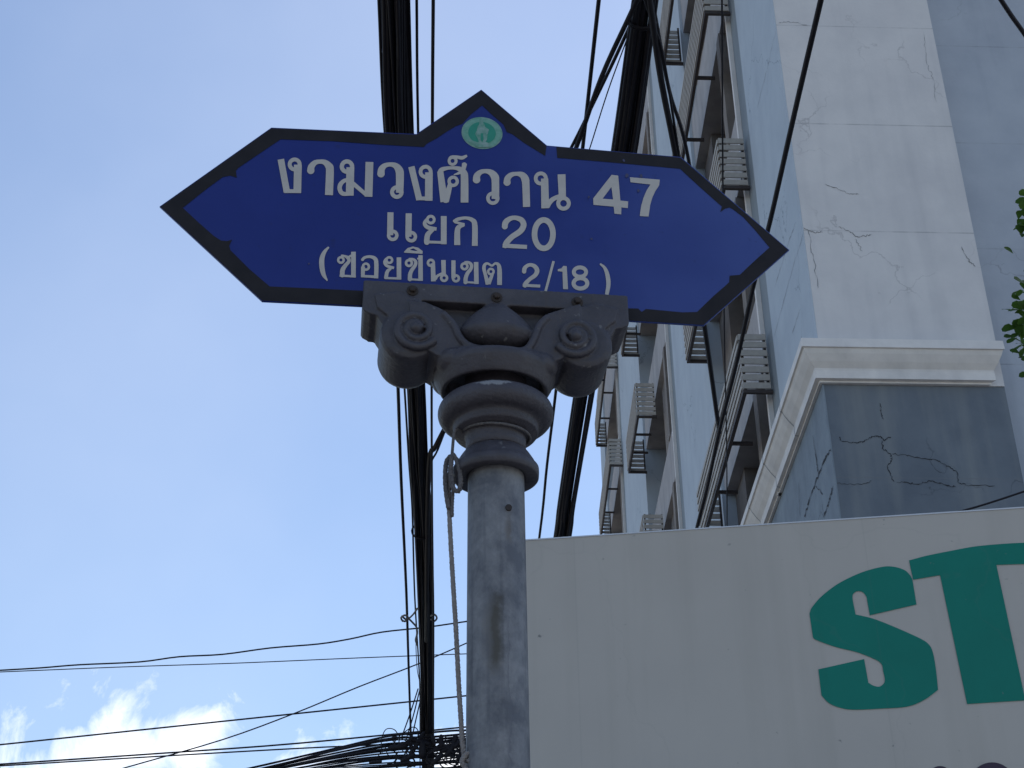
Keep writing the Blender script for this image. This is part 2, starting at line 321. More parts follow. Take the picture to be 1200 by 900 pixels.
# side wall piers between the window zones
edges = [0.0]
for (a0, a1, _, _) in zones: edges += [a0, a1]
edges += [AEND]
for i in range(0, len(edges), 2):
    a0, a1 = edges[i], edges[i+1]
    strip = .55 if i < 6 else 0
    block('pier', a0, a1-strip, 0, .019 if i == 0 else .6, ZC, H, M['wall_blue'])
    if i == 0: block('pier', .6, a1-strip, .021, .6, ZC, H, M['wall_blue'])
    if strip:
        block('painted_band', a1-strip+.002, a1-.085, .012, .6, ZC, H, M['band'])
        block('vertical_trim', a1-.083, a1-.002, -.045, .3, ZC, H, M['trim'])
block('side_base', 0.004, AEND, .004, .018, 0, ZC-.003, M['slate_side'])
block('side_base', .602, AEND, .0185, .6, 0, ZC-.003, M['slate_side'])
# floors
BASES = [10.27+3.0*k for k in range(5)]
for (a0, a1, l0, l1) in zones:
    fin0 = a0 + .95
    lo = ZC
    for k, zb in enumerate([BASES[0]-3]+BASES):
        s0, s1 = max(zb+.72, ZC), min(zb+1.72, H)
        if s1 > s0: block('spandrel', a0, a1, .05, .56, s0, s1, M['spandrel'])
        if s0 - lo > .3:
            w = block('window', a0, a1, .50, .54, lo, s0, M['frame'])
            n = max(2, int((a1-a0)/1.0))
            for j in range(n):
                x0 = a0+(a1-a0)*j/n; x1 = a0+(a1-a0)*(j+1)/n
                block('pane', x0+.04, x1-.04, .485, .498, lo+.05, s0-.05, M['glass'], w)
            block('fin', fin0, fin0+.25, .03, .484, lo, s0, M['beige'])
            if a0 > 10: block('infill_panel', fin0+.25, l0+.2 if a0 < 20 else fin0+1.2, .16, .484, lo, s0, M['beige'])
            else: block('infill_panel', a1-.9, a1, .2, .484, lo, s0, M['beige'])
        lo = s1
    block('spandrel', a0, a1, .05, .56, s1+.002, H, M['spandrel'])
block('roof_parapet', -.03, AEND+.03, -.06, .5, H, H+.35, M['trim'])
# cornice, mitred round the corner, with its profile (outward offset, height)
zt = 9.415
prof = [(0.0, zt), (.20, zt), (.205, zt-.10), (.185, zt-.105), (.165, zt-.15), (.12, zt-.22), (.075, zt-.275), (.07, zt-.30), (.075, zt-.303), (.075, zt-.39), (.03, zt-.395), (.03, zt-.415), (0.0, zt-.415)]
cv, cf = [], []
n = len(prof)
for (oo, z) in prof: cv.append(W(AEND, -oo, z))
for (oo, z) in prof: cv.append(W(-oo, -oo, z))
for (oo, z) in prof: cv.append(W(-oo, PW-.165+oo*.8, z))
for s in range(2):
    for i in range(n):
        j = (i+1) % n; cf.append((s*n+i, s*n+j, (s+1)*n+j, (s+1)*n+i))
cf += [tuple(range(n)), tuple(range(2*n, 3*n))]
fix_normals(mesh('cornice', cv, cf, M['trim'], bld))
for a in (1.15, 2.4, 3.6, 4.9, 6.2):                 # joints between the moulding lengths
    vs = []; fs = []
    for (oo, z) in prof[1:11]:
        vs += [W(a, -oo-.003, z-.002), W(a+.012, -oo-.003, z-.002)]
    for i in range(len(prof[1:11])-1): fs.append((2*i, 2*i+1, 2*i+3, 2*i+2))
    mesh('moulding_joint', vs, fs, M['band'], bld)
# slatted ledges: dark steel frame, painted slats
def unit_box(name, sx, sy, sz, mat):
    vs = [(x*sx, y*sy, z*sz) for z in (0, 1) for (x, y) in ((0, 0), (1, 0), (1, 1), (0, 1))]
    me = bpy.data.meshes.new(name); me.from_pydata(vs, [], BOXF); me.materials.append(mat); return me
DEP = .36
first = True
for zi, (a0, a1, l0, l1) in enumerate(zones):
    dep = DEP if zi != 1 else .42
    L = l1-l0
    sm_end = unit_box('slat_short', dep-.03, .016, .079, M['slat'])
    sm_long = unit_box('slat_long', .016, L, .062, M['slat'])
    for k, zb in enumerate(BASES):
        vs, fs = [], []
        def bar(A0, A1, B0, B1, Z0, Z1):
            b = len(vs); vs.extend(bbox(A0, A1, B0, B1, Z0, Z1)); fs.extend([tuple(b+q for q in f) for f in BOXF])
        t = .045
        bar(l0, l1, -dep, -dep+t, zb-t, zb)                       # outer bearer
        bar(l0, l0+t, -dep+t+.001, -.002, zb-t, zb); bar(l1-t, l1, -dep+t+.001, -.002, zb-t, zb)
        for q in (.3, .62): bar(l0+L*q, l0+L*q+t, -dep+t+.001, -.055, zb-t+.003, zb-.003)
        for aa in (l0+.02, l0+L*.33, l0+L*.66, l1-.02-t*.7):
            bar(aa, aa+t*.7, -dep+.022, -dep+.05, zb+.001, zb+.78)  # posts behind the slats
        for aa in (l0+.02, l1-.02-t*.7): bar(aa, aa+t*.7, -.06, -.03, zb+.05, zb+.78)
        fr = fix_normals(mesh('ledge', vs, fs, M['steel_dark'], bld))
        for s in range(7):
            z = zb+.008+s*.112
            jz = random.uniform(-.004, .004)
            base = W(0, 0, 0)-C0
            rot = (0, 0, math.atan2(E2.y, E2.x))
            rl = (0, 0, math.atan2(-E1.x, E1.y))
            link('slat', sm_end, fr, W(l0-.012, -dep+.004, z+jz)-C0, (0, random.uniform(-.006, .006), rot[2]))
            link('slat', sm_end, fr, W(l1-.004, -dep+.004, z-jz)-C0, (0, random.uniform(-.006, .006), rot[2]))
            link('slat', sm_long, fr, W(l0, -dep-.016, z+jz*.5)-C0, (random.uniform(-.0008, .0008), 0, rl[2]))
# cracks one can follow on the wall, as thin open ribbons of dark filler
def crack(pts, plane_a, mat, w=.008, side=False, jag=.5):
    P = []
    for (x, y) in pts:
        if side:
            nrm = Vector((-E1.y, E1.x, 0)); P.append(onplane(x, y, W(0, -.003, 0), nrm))
        else:
            nrm = Vector((E2.y, -E2.x, 0)); P.append(onplane(x, y, W(plane_a, 0, 0), nrm))
    dirh = (E1 if side else E2)
    Q = []
    for i in range(len(P)-1):
        m = 9
        for k in range(m):
            q = P[i].lerp(P[i+1], k/m)
            if 0 < k: q = q + (dirh*random.uniform(-1, 1)+Vector((0, 0, random.uniform(-1, 1))))*.02*jag
            Q.append(q)
    Q.append(P[-1])
    vs, fs = [], []
    for i, q in enumerate(Q):
        t = (Q[min(i+1, len(Q)-1)]-Q[max(i-1, 0)]).normalized(); nn = (nrm.cross(t)).normalized()
        ww = w*.62*random.uniform(.3, 1.5)*(0.2 if i in (0, len(Q)-1) else 1)
        vs += [q-nn*ww/2, q+nn*ww/2]
    for i in range(len(Q)-1): fs.append((2*i, 2*i+1, 2*i+3, 2*i+2))
    mesh('crack', vs, fs, mat, bld)
M['crack'] = material('crack_dark', (.03, .033, .04), .95)  # dark tone of the wall crack lines
M['crack_soft'] = material('crack_filler', (.19, .195, .20), .95)
M['crack_pale'] = material('crack_grime', (.20, .21, .22), .95)
def z7(p): return [(860+x*.2889, 380+y*.2889) for x, y in p]
def z8(p): return [(880+x*.4444, y*.4444) for x, y in p]
fa = .009
for p, w in (([(430, 455), (440, 475), (500, 482), (530, 475), (560, 453), (595, 455), (612, 472), (635, 455)], .014), ([(600, 470), (605, 505), (635, 525), (640, 550), (622, 575), (650, 640)], .014),
             ([(640, 525), (720, 535), (820, 550), (870, 575), (905, 600), (908, 640), (940, 652), (1060, 655)], .013), ([(595, 320), (598, 360), (608, 388)], .010),
             ([(415, 645), (520, 650), (560, 635)], .01), ([(660, 640), (740, 648), (800, 636), (860, 652), (900, 660)], .018)):
    crack(z7(p), fa, M['crack'], w)
for p, w in (([(320, 450), (335, 560), (340, 600)], .03), ([(395, 500), (370, 545), (330, 640), (300, 730), (285, 780)], .03), ([(400, 655), (385, 720), (362, 785)], .03), ([(330, 655), (360, 690)], .02), ([(262, 640), (268, 780)], .015)):
    crack(z7(p), 0, M['crack'], w, True, .6)
for p, w in (([(195, 485), (262, 512), (285, 512)], .012), ([(232, 597), (262, 612), (285, 625), (320, 617)], .012), ([(140, 600), (160, 612), (190, 612)], .012), ([(275, 630), (295, 662)], .008),
             ([(455, 85), (462, 160), (480, 205), (490, 270)], .006), ([(555, 650), (575, 690), (592, 703)], .012), ([(72, 60), (100, 57), (150, 66)], .009), ([(150, 605), (165, 680), (178, 760)], .008)):
    crack(z8(p), -.003, M['crack_pale'] if w < .01 else M['crack_soft'], w, False, .7)
for p, w in (([(118, 585), (95, 650), (62, 760)], .012), ([(140, 610), (100, 740), (60, 890)], .012), ([(130, 815), (108, 880)], .012), ([(68, 70), (45, 170), (15, 290)], .01), ([(45, 180), (42, 250)], .008), ([(80, 520), (60, 640)], .006)):
    crack(z8(p), 0, M['crack_pale'], w*.8, True, .6)

# ================================================================== SIGNBOARD WITH GREEN LETTERS
B0 = atY(605, 633, 6.0); yb = rad(-7.35); BU = Vector((math.cos(yb), math.sin(yb), 0)); BN = Vector((BU.y, -BU.x, 0))
if BN.y > 0: BN = -BN
board = empty('shop_signboard', (B0.x, B0.y, 0), label='large off-white signboard with big green letters in front of the building', cat='signboard')
zt_b = B0.z; BL = 5.4; zb_b = zt_b-2.25
def BP(u, w, z): return Vector((B0.x, B0.y, 0)) + BU*u + BN*w + Vector((0, 0, z))
def bblock(name, u0, u1, w0, w1, z0, z1, mat, parent=board):
    vs = [BP(u0, w0, z0), BP(u1, w0, z0), BP(u1, w1, z0), BP(u0, w1, z0), BP(u0, w0, z1), BP(u1, w0, z1), BP(u1, w1, z1), BP(u0, w1, z1)]
    return fix_normals(mesh(name, vs, BOXF, mat, parent))
bblock('panel', -.02, BL, -.06, 0, zb_b, zt_b-.006, M['board'])
M['alu'] = material('aluminium_edge', (.55, .55, .56), .4, metal=.6)
bblock('edge_strip', -.025, BL+.005, -.065, .003, zt_b-.006, zt_b, M['alu'])
for u in (.4, 2.6, 4.9): bblock('support_post', u, u+.1, -.18, -.065, 0, zt_b-.1, M['steel_dark'])
def board_polys(name, loops, mat, w=.003):
    pts = []
    for lp in loops: pts.append([onplane(x, y, BP(0, w, 1), BN) for x, y in lp])
    flat = [p for l in pts for p in l]
    tris = tessellate_polygon([[Vector((p.dot(BU), p.z, 0)) for p in l] for l in pts])
    return fix_normals(mesh(name, flat, [tuple(t) for t in tris], mat, board))
z5 = lambda pts: [(900+x/3, 600+y/3) for x, y in pts]
def smooth2(pts, keep, n=5):
    # catmull sections between the corners listed in keep
    out_ = []
    idx = sorted(keep); m = len(pts)
    for a, b in zip(idx, idx[1:]+[idx[0]+m]):
        seg = [Vector((*pts[i % m], 0)) for i in range(a, b+1)]
        c = catmull(seg, n) if len(seg) > 2 else seg
        out_ += [(p.x, p.y) for p in c[:-1]]
    return out_
S = [(358, 363), (522, 325), (508, 238), (498, 220), (478, 203), (440, 192), (400, 193), (330, 212), (250, 250), (190, 295), (155, 335), (146, 357), (158, 440), (170, 450), (240, 475), (310, 492), (370, 515), (398, 533), (405, 560), (411, 590), (405, 605), (390, 614), (370, 610), (353, 600), (338, 517), (177, 553), (188, 645), (215, 672), (250, 687), (300, 695), (400, 691), (490, 684), (550, 660), (598, 625), (590, 550), (580, 495), (565, 465), (530, 442), (440, 402), (370, 375), (308, 360), (297, 300), (305, 283), (320, 278), (335, 283), (346, 297)]
board_polys('letter', [z5(smooth2(S, [0, 1, 2, 11, 12, 23, 24, 25, 26, 33, 40, 45]))], M['green'])
T = [(496, 170), (560, 153), (640, 137), (720, 122), (810, 113), (900, 108), (1000, 107), (1100, 112), (1100, 190), (1000, 184), (900, 183), (803, 186), (905, 662), (700, 675), (605, 222), (510, 238)]
board_polys('letter', [z5(smooth2(T, [0, 7, 8, 11, 12, 13, 14, 15]))], M['green'], .0031)
def ringpoly(cx, cy, r): return [(cx+r*math.cos(2*math.pi*i/40), cy+r*math.sin(2*math.pi*i/40)) for i in range(40)]
for cx, cy, r in ((605, 935, 42), (788, 962, 82)):
    board_polys('letter', [z5(ringpoly(cx, cy, r)), z5(ringpoly(cx, cy, r*.5))[::-1]], M['purple'])

# ================================================================== SIGN POST
AX = Vector((atY(586, 600, 2.15).x, 2.15, 0)); ty = rad(7.5)
SU = Vector((math.cos(ty), math.sin(ty), 0)); SN = Vector((math.sin(ty), -math.cos(ty), 0))
post = empty('street_sign_post', AX, label='grey metal post with ornate scroll capital holding the blue street name sign', cat='sign post')
def SP(u, w, z): return AX + SU*u + SN*w + Vector((0, 0, z))
def onsign(x, y, w): return onplane(x, y, SP(0, w, 1), SN)
def lathe(name, prof, mat, parent, du=-.006, seg=64, cap=False):
    vs, fs = [], []
    for (r, z) in prof:
        for k in range(seg):
            a = 2*math.pi*k/seg; vs.append(SP(du+r*math.cos(a), r*math.sin(a), z))
    for i in range(len(prof)-1):
        for k in range(seg):
            l = (k+1) % seg; fs.append((i*seg+k, i*seg+l, (i+1)*seg+l, (i+1)*seg+k))
    return fix_normals(mesh(name, vs, fs, mat, parent, True))
# galvanised pole with rust streak and mottling
def galv(nd, lk, tcn, col):
    o = tcn.outputs['Object']
    mp = nd.new('ShaderNodeMapping'); mp.inputs['Scale'].default_value = (22, 22, 17); lk.new(o, mp.inputs['Vector'])
    nz = nd.new('ShaderNodeTexNoise'); nz.inputs['Scale'].default_value = 1; nz.inputs['Detail'].default_value = 9; nz.inputs['Roughness'].default_value = .7; lk.new(mp.outputs[0], nz.inputs['Vector'])
    cr = nd.new('ShaderNodeValToRGB'); e = cr.color_ramp.elements; e[0].position = .38; e[0].color = (.44, .46, .51, 1); e[1].position = .66; e[1].color = (1, 1, 1, 1); lk.new(nz.outputs[0], cr.inputs[0])
    col = mixc(nd, lk, 1.0, col, cr.outputs[0], 'MULTIPLY')
    # long vertical wear marks
    mq = nd.new('ShaderNodeMapping'); mq.inputs['Scale'].default_value = (90, 90, 2.2); lk.new(o, mq.inputs['Vector'])
    nv = nd.new('ShaderNodeTexNoise'); nv.inputs['Scale'].default_value = 1; nv.inputs['Detail'].default_value = 4; lk.new(mq.outputs[0], nv.inputs['Vector'])
    col = mixc(nd, lk, mnode(nd, lk, 'MULTIPLY', mnode(nd, lk, 'SUBTRACT', nv.outputs[0], .54, clamp=True), 3.5, clamp=True), col, (.55, .56, .6), 'MULTIPLY')
    # pale rings of water marks
    mr_ = nd.new('ShaderNodeMapping'); mr_.inputs['Scale'].default_value = (3, 3, 38); lk.new(o, mr_.inputs['Vector'])
    nr = nd.new('ShaderNodeTexNoise'); nr.inputs['Scale'].default_value = 1; nr.inputs['Detail'].default_value = 5; lk.new(mr_.outputs[0], nr.inputs['Vector'])
    col = mixc(nd, lk, mnode(nd, lk, 'MULTIPLY', mnode(nd, lk, 'SUBTRACT', nr.outputs[0], .58, clamp=True), 1.8, clamp=True), col, (.36, .36, .36))
    sp = nd.new('ShaderNodeSeparateXYZ'); lk.new(o, sp.inputs[0])
    wob = mnode(nd, lk, 'MULTIPLY', mnode(nd, lk, 'SUBTRACT', nz.outputs[0], .5), .03)
    def patch(x0, hw, z0, z1, soft, strength, c, col):
        dx = mnode(nd, lk, 'ABSOLUTE', mnode(nd, lk, 'SUBTRACT', mnode(nd, lk, 'ADD', sp.outputs['X'], wob), x0))
        fx = mnode(nd, lk, 'DIVIDE', mnode(nd, lk, 'SUBTRACT', hw, dx), soft, clamp=True)
        zc = (z0+z1)/2; dz = mnode(nd, lk, 'ABSOLUTE', mnode(nd, lk, 'SUBTRACT', mnode(nd, lk, 'ADD', sp.outputs['Z'], mnode(nd, lk, 'MULTIPLY', wob, 3.)), zc))
        fz = mnode(nd, lk, 'DIVIDE', mnode(nd, lk, 'SUBTRACT', (z1-z0)/2, dz), .03, clamp=True)
        fr = mnode(nd, lk, 'LESS_THAN', sp.outputs['Y'], 0.)
        return mixc(nd, lk, mnode(nd, lk, 'MULTIPLY', mnode(nd, lk, 'MULTIPLY', mnode(nd, lk, 'MULTIPLY', fx, fz), fr), strength), col, c)
    zt1 = onsign(582, 693, .04).z; zt2 = onsign(582, 795, .04).z; xc = onsign(581, 740, .04).x-AX.x
    col = patch(xc, .0145, zt2, zt1, .012, .9, (.062, .057, .045), col)
    col = patch(xc-.014, .008, zt2+.02, zt1-.01, .008, .35, (.12, .11, .10), col)
    xh = onsign(596, 600, .04).x-AX.x; zh = onsign(596, 595, .04).z
    col = patch(xh, .005, zh-.075, zh, .004, .5, (.11, .09, .07), col)
    col = patch(xc+.02, .0015, .3, zt1-.03, .001, .4, (.08, .085, .11), col)
    return col
M['galv'] = material('weathered_galvanised_steel', (.225, .232, .245), .6, metal=.12, bump=.12, bscale=90, extra=galv)
lathe('pole', [(.0495, 0), (.0485, 1.2), (.0468, 2.2), (.0452, 2.66)], M['galv'], post)
lathe('base_flange', [(.05, .03), (.11, .03), (.115, .022), (.115, .001), (.02, .0005)], M['cast'], post)
# screw hole
hp = onsign(596, 595, .0445)
vs, fs = tube_data([hp-SN*.01, hp+SN*.0022], .0052, 14); mesh('screw', vs, fs, M['bolt'], post, False)
# collar and torus
lathe('collar', [(.044, 2.662), (.050, 2.6565), (.0655, 2.655), (.0685, 2.657), (.0692, 2.666), (.0690, 2.6725), (.0665, 2.6745), (.0625, 2.683), (.057, 2.6925), (.0525, 2.699), (.0505, 2.7005), (.047, 2.702)], M['cast'], post)
tor = [(.047, 2.7025), (.0492, 2.704), (.0485, 2.715), (.0495, 2.7285), (.053, 2.7325), (.067, 2.7345), (.0695, 2.738), (.0695, 2.746), (.071, 2.751)]
for i in range(15):
    a = rad(-80+i*165/14); tor.append((.0755+.0195*math.cos(a), 2.7725+.0205*math.sin(a)))
tor += [(.068, 2.794), (.056, 2.797), (.050, 2.84)]
lathe('torus_ring', tor, M['cast_chipped'], post)
# cast capital: parts overlapped, then fused by a voxel remesh
U0 = -.0075
bm = bmesh.new()
def add_mesh(vs, fs):
    b = [bm.verts.new(v) for v in vs]
    for f in fs: bm.faces.new([b[i] for i in f])
def cbox(u0, u1, w0, w1, z0, z1):
    add_mesh([SP(U0+u, w, z) for z in (z0, z1) for (u, w) in ((u0, w0), (u1, w0), (u1, w1), (u0, w1))], BOXF)
def cprism(poly, w0, w1):
    n = len(poly); vs = [SP(U0+u, w0, z) for u, z in poly]+[SP(U0+u, w1, z) for u, z in poly]
    add_mesh(vs, [tuple(range(n)), tuple(range(2*n-1, n-1, -1))]+[(i, (i+1) % n, n+(i+1) % n, n+i) for i in range(n)])
def cdisc(u, z, r, w0, w1, n=40, round_=0.006):
    vs, fs = [], []
    prof_ = [(r-round_*1.2, w0), (r-round_*.3, w0+round_*.4), (r, w0+round_*1.5), (r, w1-round_*1.5), (r-round_*.3, w1-round_*.4), (r-round_*1.2, w1)]
    for rr_, w in prof_:
        for k in range(n):
            a = 2*math.pi*k/n; vs.append(SP(U0+u+rr_*math.cos(a), w, z+rr_*math.sin(a)))
    for i in range(len(prof_)-1):
        for k in range(n):
            l = (k+1) % n; fs.append((i*n+k, i*n+l, (i+1)*n+l, (i+1)*n+k))
    fs += [tuple(reversed(range(n))), tuple(range((len(prof_)-1)*n, len(prof_)*n))]
    add_mesh(vs, fs)
def ctube(path, r, sides=10):
    vs, fs = tube_data([SP(U0+u, w, z) for u, w, z in path], r, sides); add_mesh(vs, fs)
def cell(u, w, z, ru, rw, rz, n=28, m=16, fn=None):
    vs, fs = [], []
    for i in range(1, m):
        t = math.pi*i/m
        for k in range(n):
            a = 2*math.pi*k/n
            x, y, zz = math.sin(t)*math.cos(a), math.sin(t)*math.sin(a), math.cos(t)
            if fn: x, y, zz = fn(x, y, zz)
            vs.append(SP(U0+u+ru*x, w+rw*y, z+rz*zz))
    b0 = (0, 0, 1); b1 = (0, 0, -1)
    if fn: b0, b1 = fn(*b0), fn(*b1)
    vs += [SP(U0+u+ru*b0[0], w+rw*b0[1], z+rz*b0[2]), SP(U0+u, w, z-rz)]
    for i in range(m-2):
        for k in range(n):
            l = (k+1) % n; fs.append((i*n+k, i*n+l, (i+1)*n+l, (i+1)*n+k))
    for k in range(n):
        l = (k+1) % n; fs.append((len(vs)-2, l, k)); fs.append((len(vs)-1, (m-2)*n+k, (m-2)*n+l))
    add_mesh(vs, fs)
def clathe(prof_, n=48):
    vs, fs = [], []
    for (r, z) in prof_:
        for k in range(n):
            a = 2*math.pi*k/n; vs.append(SP(U0+r*math.cos(a), r*math.sin(a)*.92, z))
    m = len(prof_)
    for i in range(m-1):
        for k in range(n):
            l = (k+1) % n; fs.append((i*n+k, i*n+l, (i+1)*n+l, (i+1)*n+k))
    fs += [tuple(reversed(range(n))), tuple(range((m-1)*n, m*n))]
    add_mesh(vs, fs)
ZT = onsign(577, 337, .045).z                                     # top of the bracket
def z3p(pts, w): return [((p-AX).dot(SU)-U0, p.z) for p in (onsign(400+x*.3, 320+y*.3, w) for x, y in pts)]
# echinus cup above the torus, hollow underneath
clathe([(.064, 2.836), (.076, 2.833), (.081, 2.816), (.0845, 2.812), (.0885, 2.8125), (.092, 2.818), (.097, 2.828), (.1015, 2.838), (.102, 2.846), (.097, 2.853), (.08, 2.857)])
VZ, VU, VR = 2.891, .1450, .049
for s in (-1, 1):
    cdisc(s*VU, VZ, VR, -.060, .052, round_=.009)                      # volute roll
    # spiral relief round a ball
    ec = z3p([(290, 222) if s < 0 else (915, 252)], .055)[0]
    path = []
    for i in range(70):
        t = i/69; a = rad(-150) + t*2*math.pi*1.9; r = .0365-.0275*t**.9
        path.append((ec[0]+(s)*r*math.cos(a), .0575+.003*t, ec[1]+r*math.sin(a)))
    ctube(path, [.0070-.0018*i/69 for i in range(70)], 10)
    cell(ec[0], .055, ec[1], .0115, .0165, .0115)
    # ear at the end of the bracket
    cprism([(s*.224, ZT), (s*.224, ZT-.055), (s*.221, ZT-.060), (s*.211, ZT-.066), (s*.200, ZT-.068), (s*.17, ZT-.12), (s*.11, ZT-.10), (s*.12, ZT-.05), (s*.135, ZT-.02), (s*.16, ZT)][::s], -.045, .0455)
    cprism([(s*.205, ZT-.03), (s*.200, ZT-.055), (s*.172, VZ+.022), (s*.15, VZ), (s*.11, ZT-.10), (s*.115, ZT-.055), (s*.135, ZT-.035), (s*.165, ZT-.022)][::s], -.052, .0505)
# swag: one broad band that runs over the scrolls and dips under the egg
SW = [(262, 104), (330, 112), (395, 140), (436, 185), (462, 238), (495, 272), (545, 290), (610, 297), (680, 299), (725, 286), (752, 245), (772, 195), (808, 156), (860, 140), (935, 118)]
SWb = [(930, 250), (900, 305), (860, 335), (790, 352), (700, 362), (600, 362), (500, 356), (430, 340), (370, 318), (320, 290), (280, 230)]
cprism(z3p(SW+SWb, .054), -.052, .054)
for sgn in (1, -1):
    e = z3p(SW, .056)
    rim = catmull([Vector((u, sgn*(.0495+.012*math.exp(-(u/.07)**2)), z-.006)) for u, z in e[2:-2]], 4)
    ctube([tuple(p) for p in rim], [.0068]*len(rim), 12)
    # rounded belly under the swag
    for q in range(9):
        u = -.072+.144*q/8; cell(u, sgn*(.030+.020*math.cos(u/.072*1.35)), 2.848, .030, .030, .022, 16, 10)
    ez = z3p([(607, 236)], .040)[0]
    def egg(x, y, z):
        if z > 0:
            k = min(1, ((1-z)**.95*(1+.5*z))/max((1-z*z)**.5, 1e-4)) if z < .999 else 0
            return x*k, y*k, z*1.85
        return x, y, z*.80
    cell(ez[0], sgn*.036, ez[1], .0645, .040, .036, fn=egg)
# bracket channel that clamps the sign
cprism([(-.224, ZT), (-.224, ZT-.034), (.224, ZT-.034), (.224, ZT)][::-1], .0135, .0455)
cprism([(-.224, ZT), (-.224, ZT-.034), (.224, ZT-.034), (.224, ZT)][::-1], -.0455, -.0135)
cbox(-.125, .125, -.020, .020, ZT-.13, ZT-.031); cbox(-.20, .20, -.020, .020, ZT-.06, ZT-.031)
bmesh.ops.recalc_face_normals(bm, faces=bm.faces)
cap = from_bm('capital', bm, M['cast'], post, True)
mod = cap.modifiers.new('fuse', 'REMESH'); mod.mode = 'VOXEL'; mod.voxel_size = .0016; mod.use_smooth_shade = True
sm = cap.modifiers.new('soften', 'SMOOTH'); sm.factor = .5; sm.iterations = 5
# chipped paint on the torus and bolts through the bracket
for x, y in ((483.5, 340.5), (582, 348.5), (676.5, 354)):
    c = onsign(x, y, .0462)
    vs, fs = [], []
    rings = [(.0098, -.004), (.0098, .0012), (.0080, .0022), (.0062, .0022)]
    nseg = 18
    for r, w in rings:
        for k in range(nseg):
            a = 2*math.pi*k/nseg; vs.append(c+SU*r*math.cos(a)+Vector((0, 0, r*math.sin(a)))+SN*w)
    for r, w in ((.0060, .0022), (.0058, .0075), (.0045, .0085)):
        for k in range(nseg):
            a = 2*math.pi*(k//3)/6; a2 = 2*math.pi*((k//3)+1)/6; t = (k % 3)/3
            p = (Vector((math.cos(a), math.sin(a), 0))*(1-t)+Vector((math.cos(a2), math.sin(a2), 0))*t)*r
            vs.append(c+SU*p.x+Vector((0, 0, p.y))+SN*w)
    for i in range(6):
        for k in range(nseg):
            l = (k+1) % nseg; fs.append((i*nseg+k, i*nseg+l, (i+1)*nseg+l, (i+1)*nseg+k))
    fs.append(tuple(range(6*nseg, 7*nseg)))
    fix_normals(mesh('bolt', vs, fs, M['bolt'], post))

# ================================================================== BLUE STREET NAME SIGN
sign = empty('street_name_sign', SP(0, 0, 3.14), label='blue arrow-ended street name sign with silver Thai lettering and black border', cat='street sign')
WF = .0115
outline = [(187, 242), (318, 149.5), (488, 157), (564, 105), (641, 170.5), (798, 184), (925, 293), (825, 381.5), (566, 366), (307, 353)]
OP = [onsign(x, y, WF) for x, y in outline]
pl2 = lambda p: Vector(((p-AX).dot(SU), p.z, 0))
tr_ = tessellate_polygon([[pl2(p) for p in OP]])
nO = len(OP)
vs = OP + [p-SN*.0035 for p in OP]
fs = [tuple(t) for t in tr_]+[tuple(i+nO for i in reversed(t)) for t in tr_]+[(i, (i+1) % nO, nO+(i+1) % nO, nO+i) for i in range(nO)]
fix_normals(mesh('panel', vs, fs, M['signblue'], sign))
def flat_poly(name, px, w, mat, parent=sign):
    P = [onsign(x, y, w) for x, y in px]
    t = tessellate_polygon([[pl2(p) for p in P]])
    return fix_normals(mesh(name, P, [tuple(q) for q in t], mat, parent))
ins = lambda p, k=.6: (p[0]+(560-p[0])*k/abs(560-p[0]+1e-6) if abs(560-p[0]) > 20 else p[0], p[1])
outer = [(652, 172), (720, 177.8), (797.5, 184.7), (924, 293), (824.6, 380.8), (700, 373.5), (566, 365.3), (420, 358), (307.3, 352.3), (188, 242.2), (318.2, 150.2), (488.2, 157.8), (564, 105.8), (640.4, 171)]
inner = [(639, 182.7), (615, 168), (600, 157), (594, 155), (590, 146), (576, 134), (565, 123.5), (552, 134), (542, 145), (534, 148), (524, 154), (512, 162), (500, 168.5), (496.7, 172.3), (446, 169.5), (390, 165.5), (328.8, 163.3), (304, 180), (279, 197), (276.5, 200), (277.5, 208.2), (270, 205.8), (261, 207.5), (240, 223), (214.3, 243.6), (232, 260), (250, 276), (259, 281.8), (266, 282.5), (272, 280.8), (268.7, 288), (270, 293), (292, 315), (316, 335.6), (370, 338), (423, 340.6), (577, 352), (731, 361.3), (748, 361.5), (752, 365.5), (757, 362), (800, 366), (817, 365.5), (836, 347), (851, 334), (854.5, 330.5), (855, 323), (867, 322), (885, 305), (901.7, 290), (886, 271), (871, 254.5), (860, 246), (855, 243.2), (850, 244.5), (844, 248.6), (846, 242), (843, 239.5), (820, 219), (797, 197.8), (730, 191.5), (690, 188), (653, 185)]
flat_poly('border', outer+[(652, 172)][:0]+inner, WF+.0006, M['tape'])
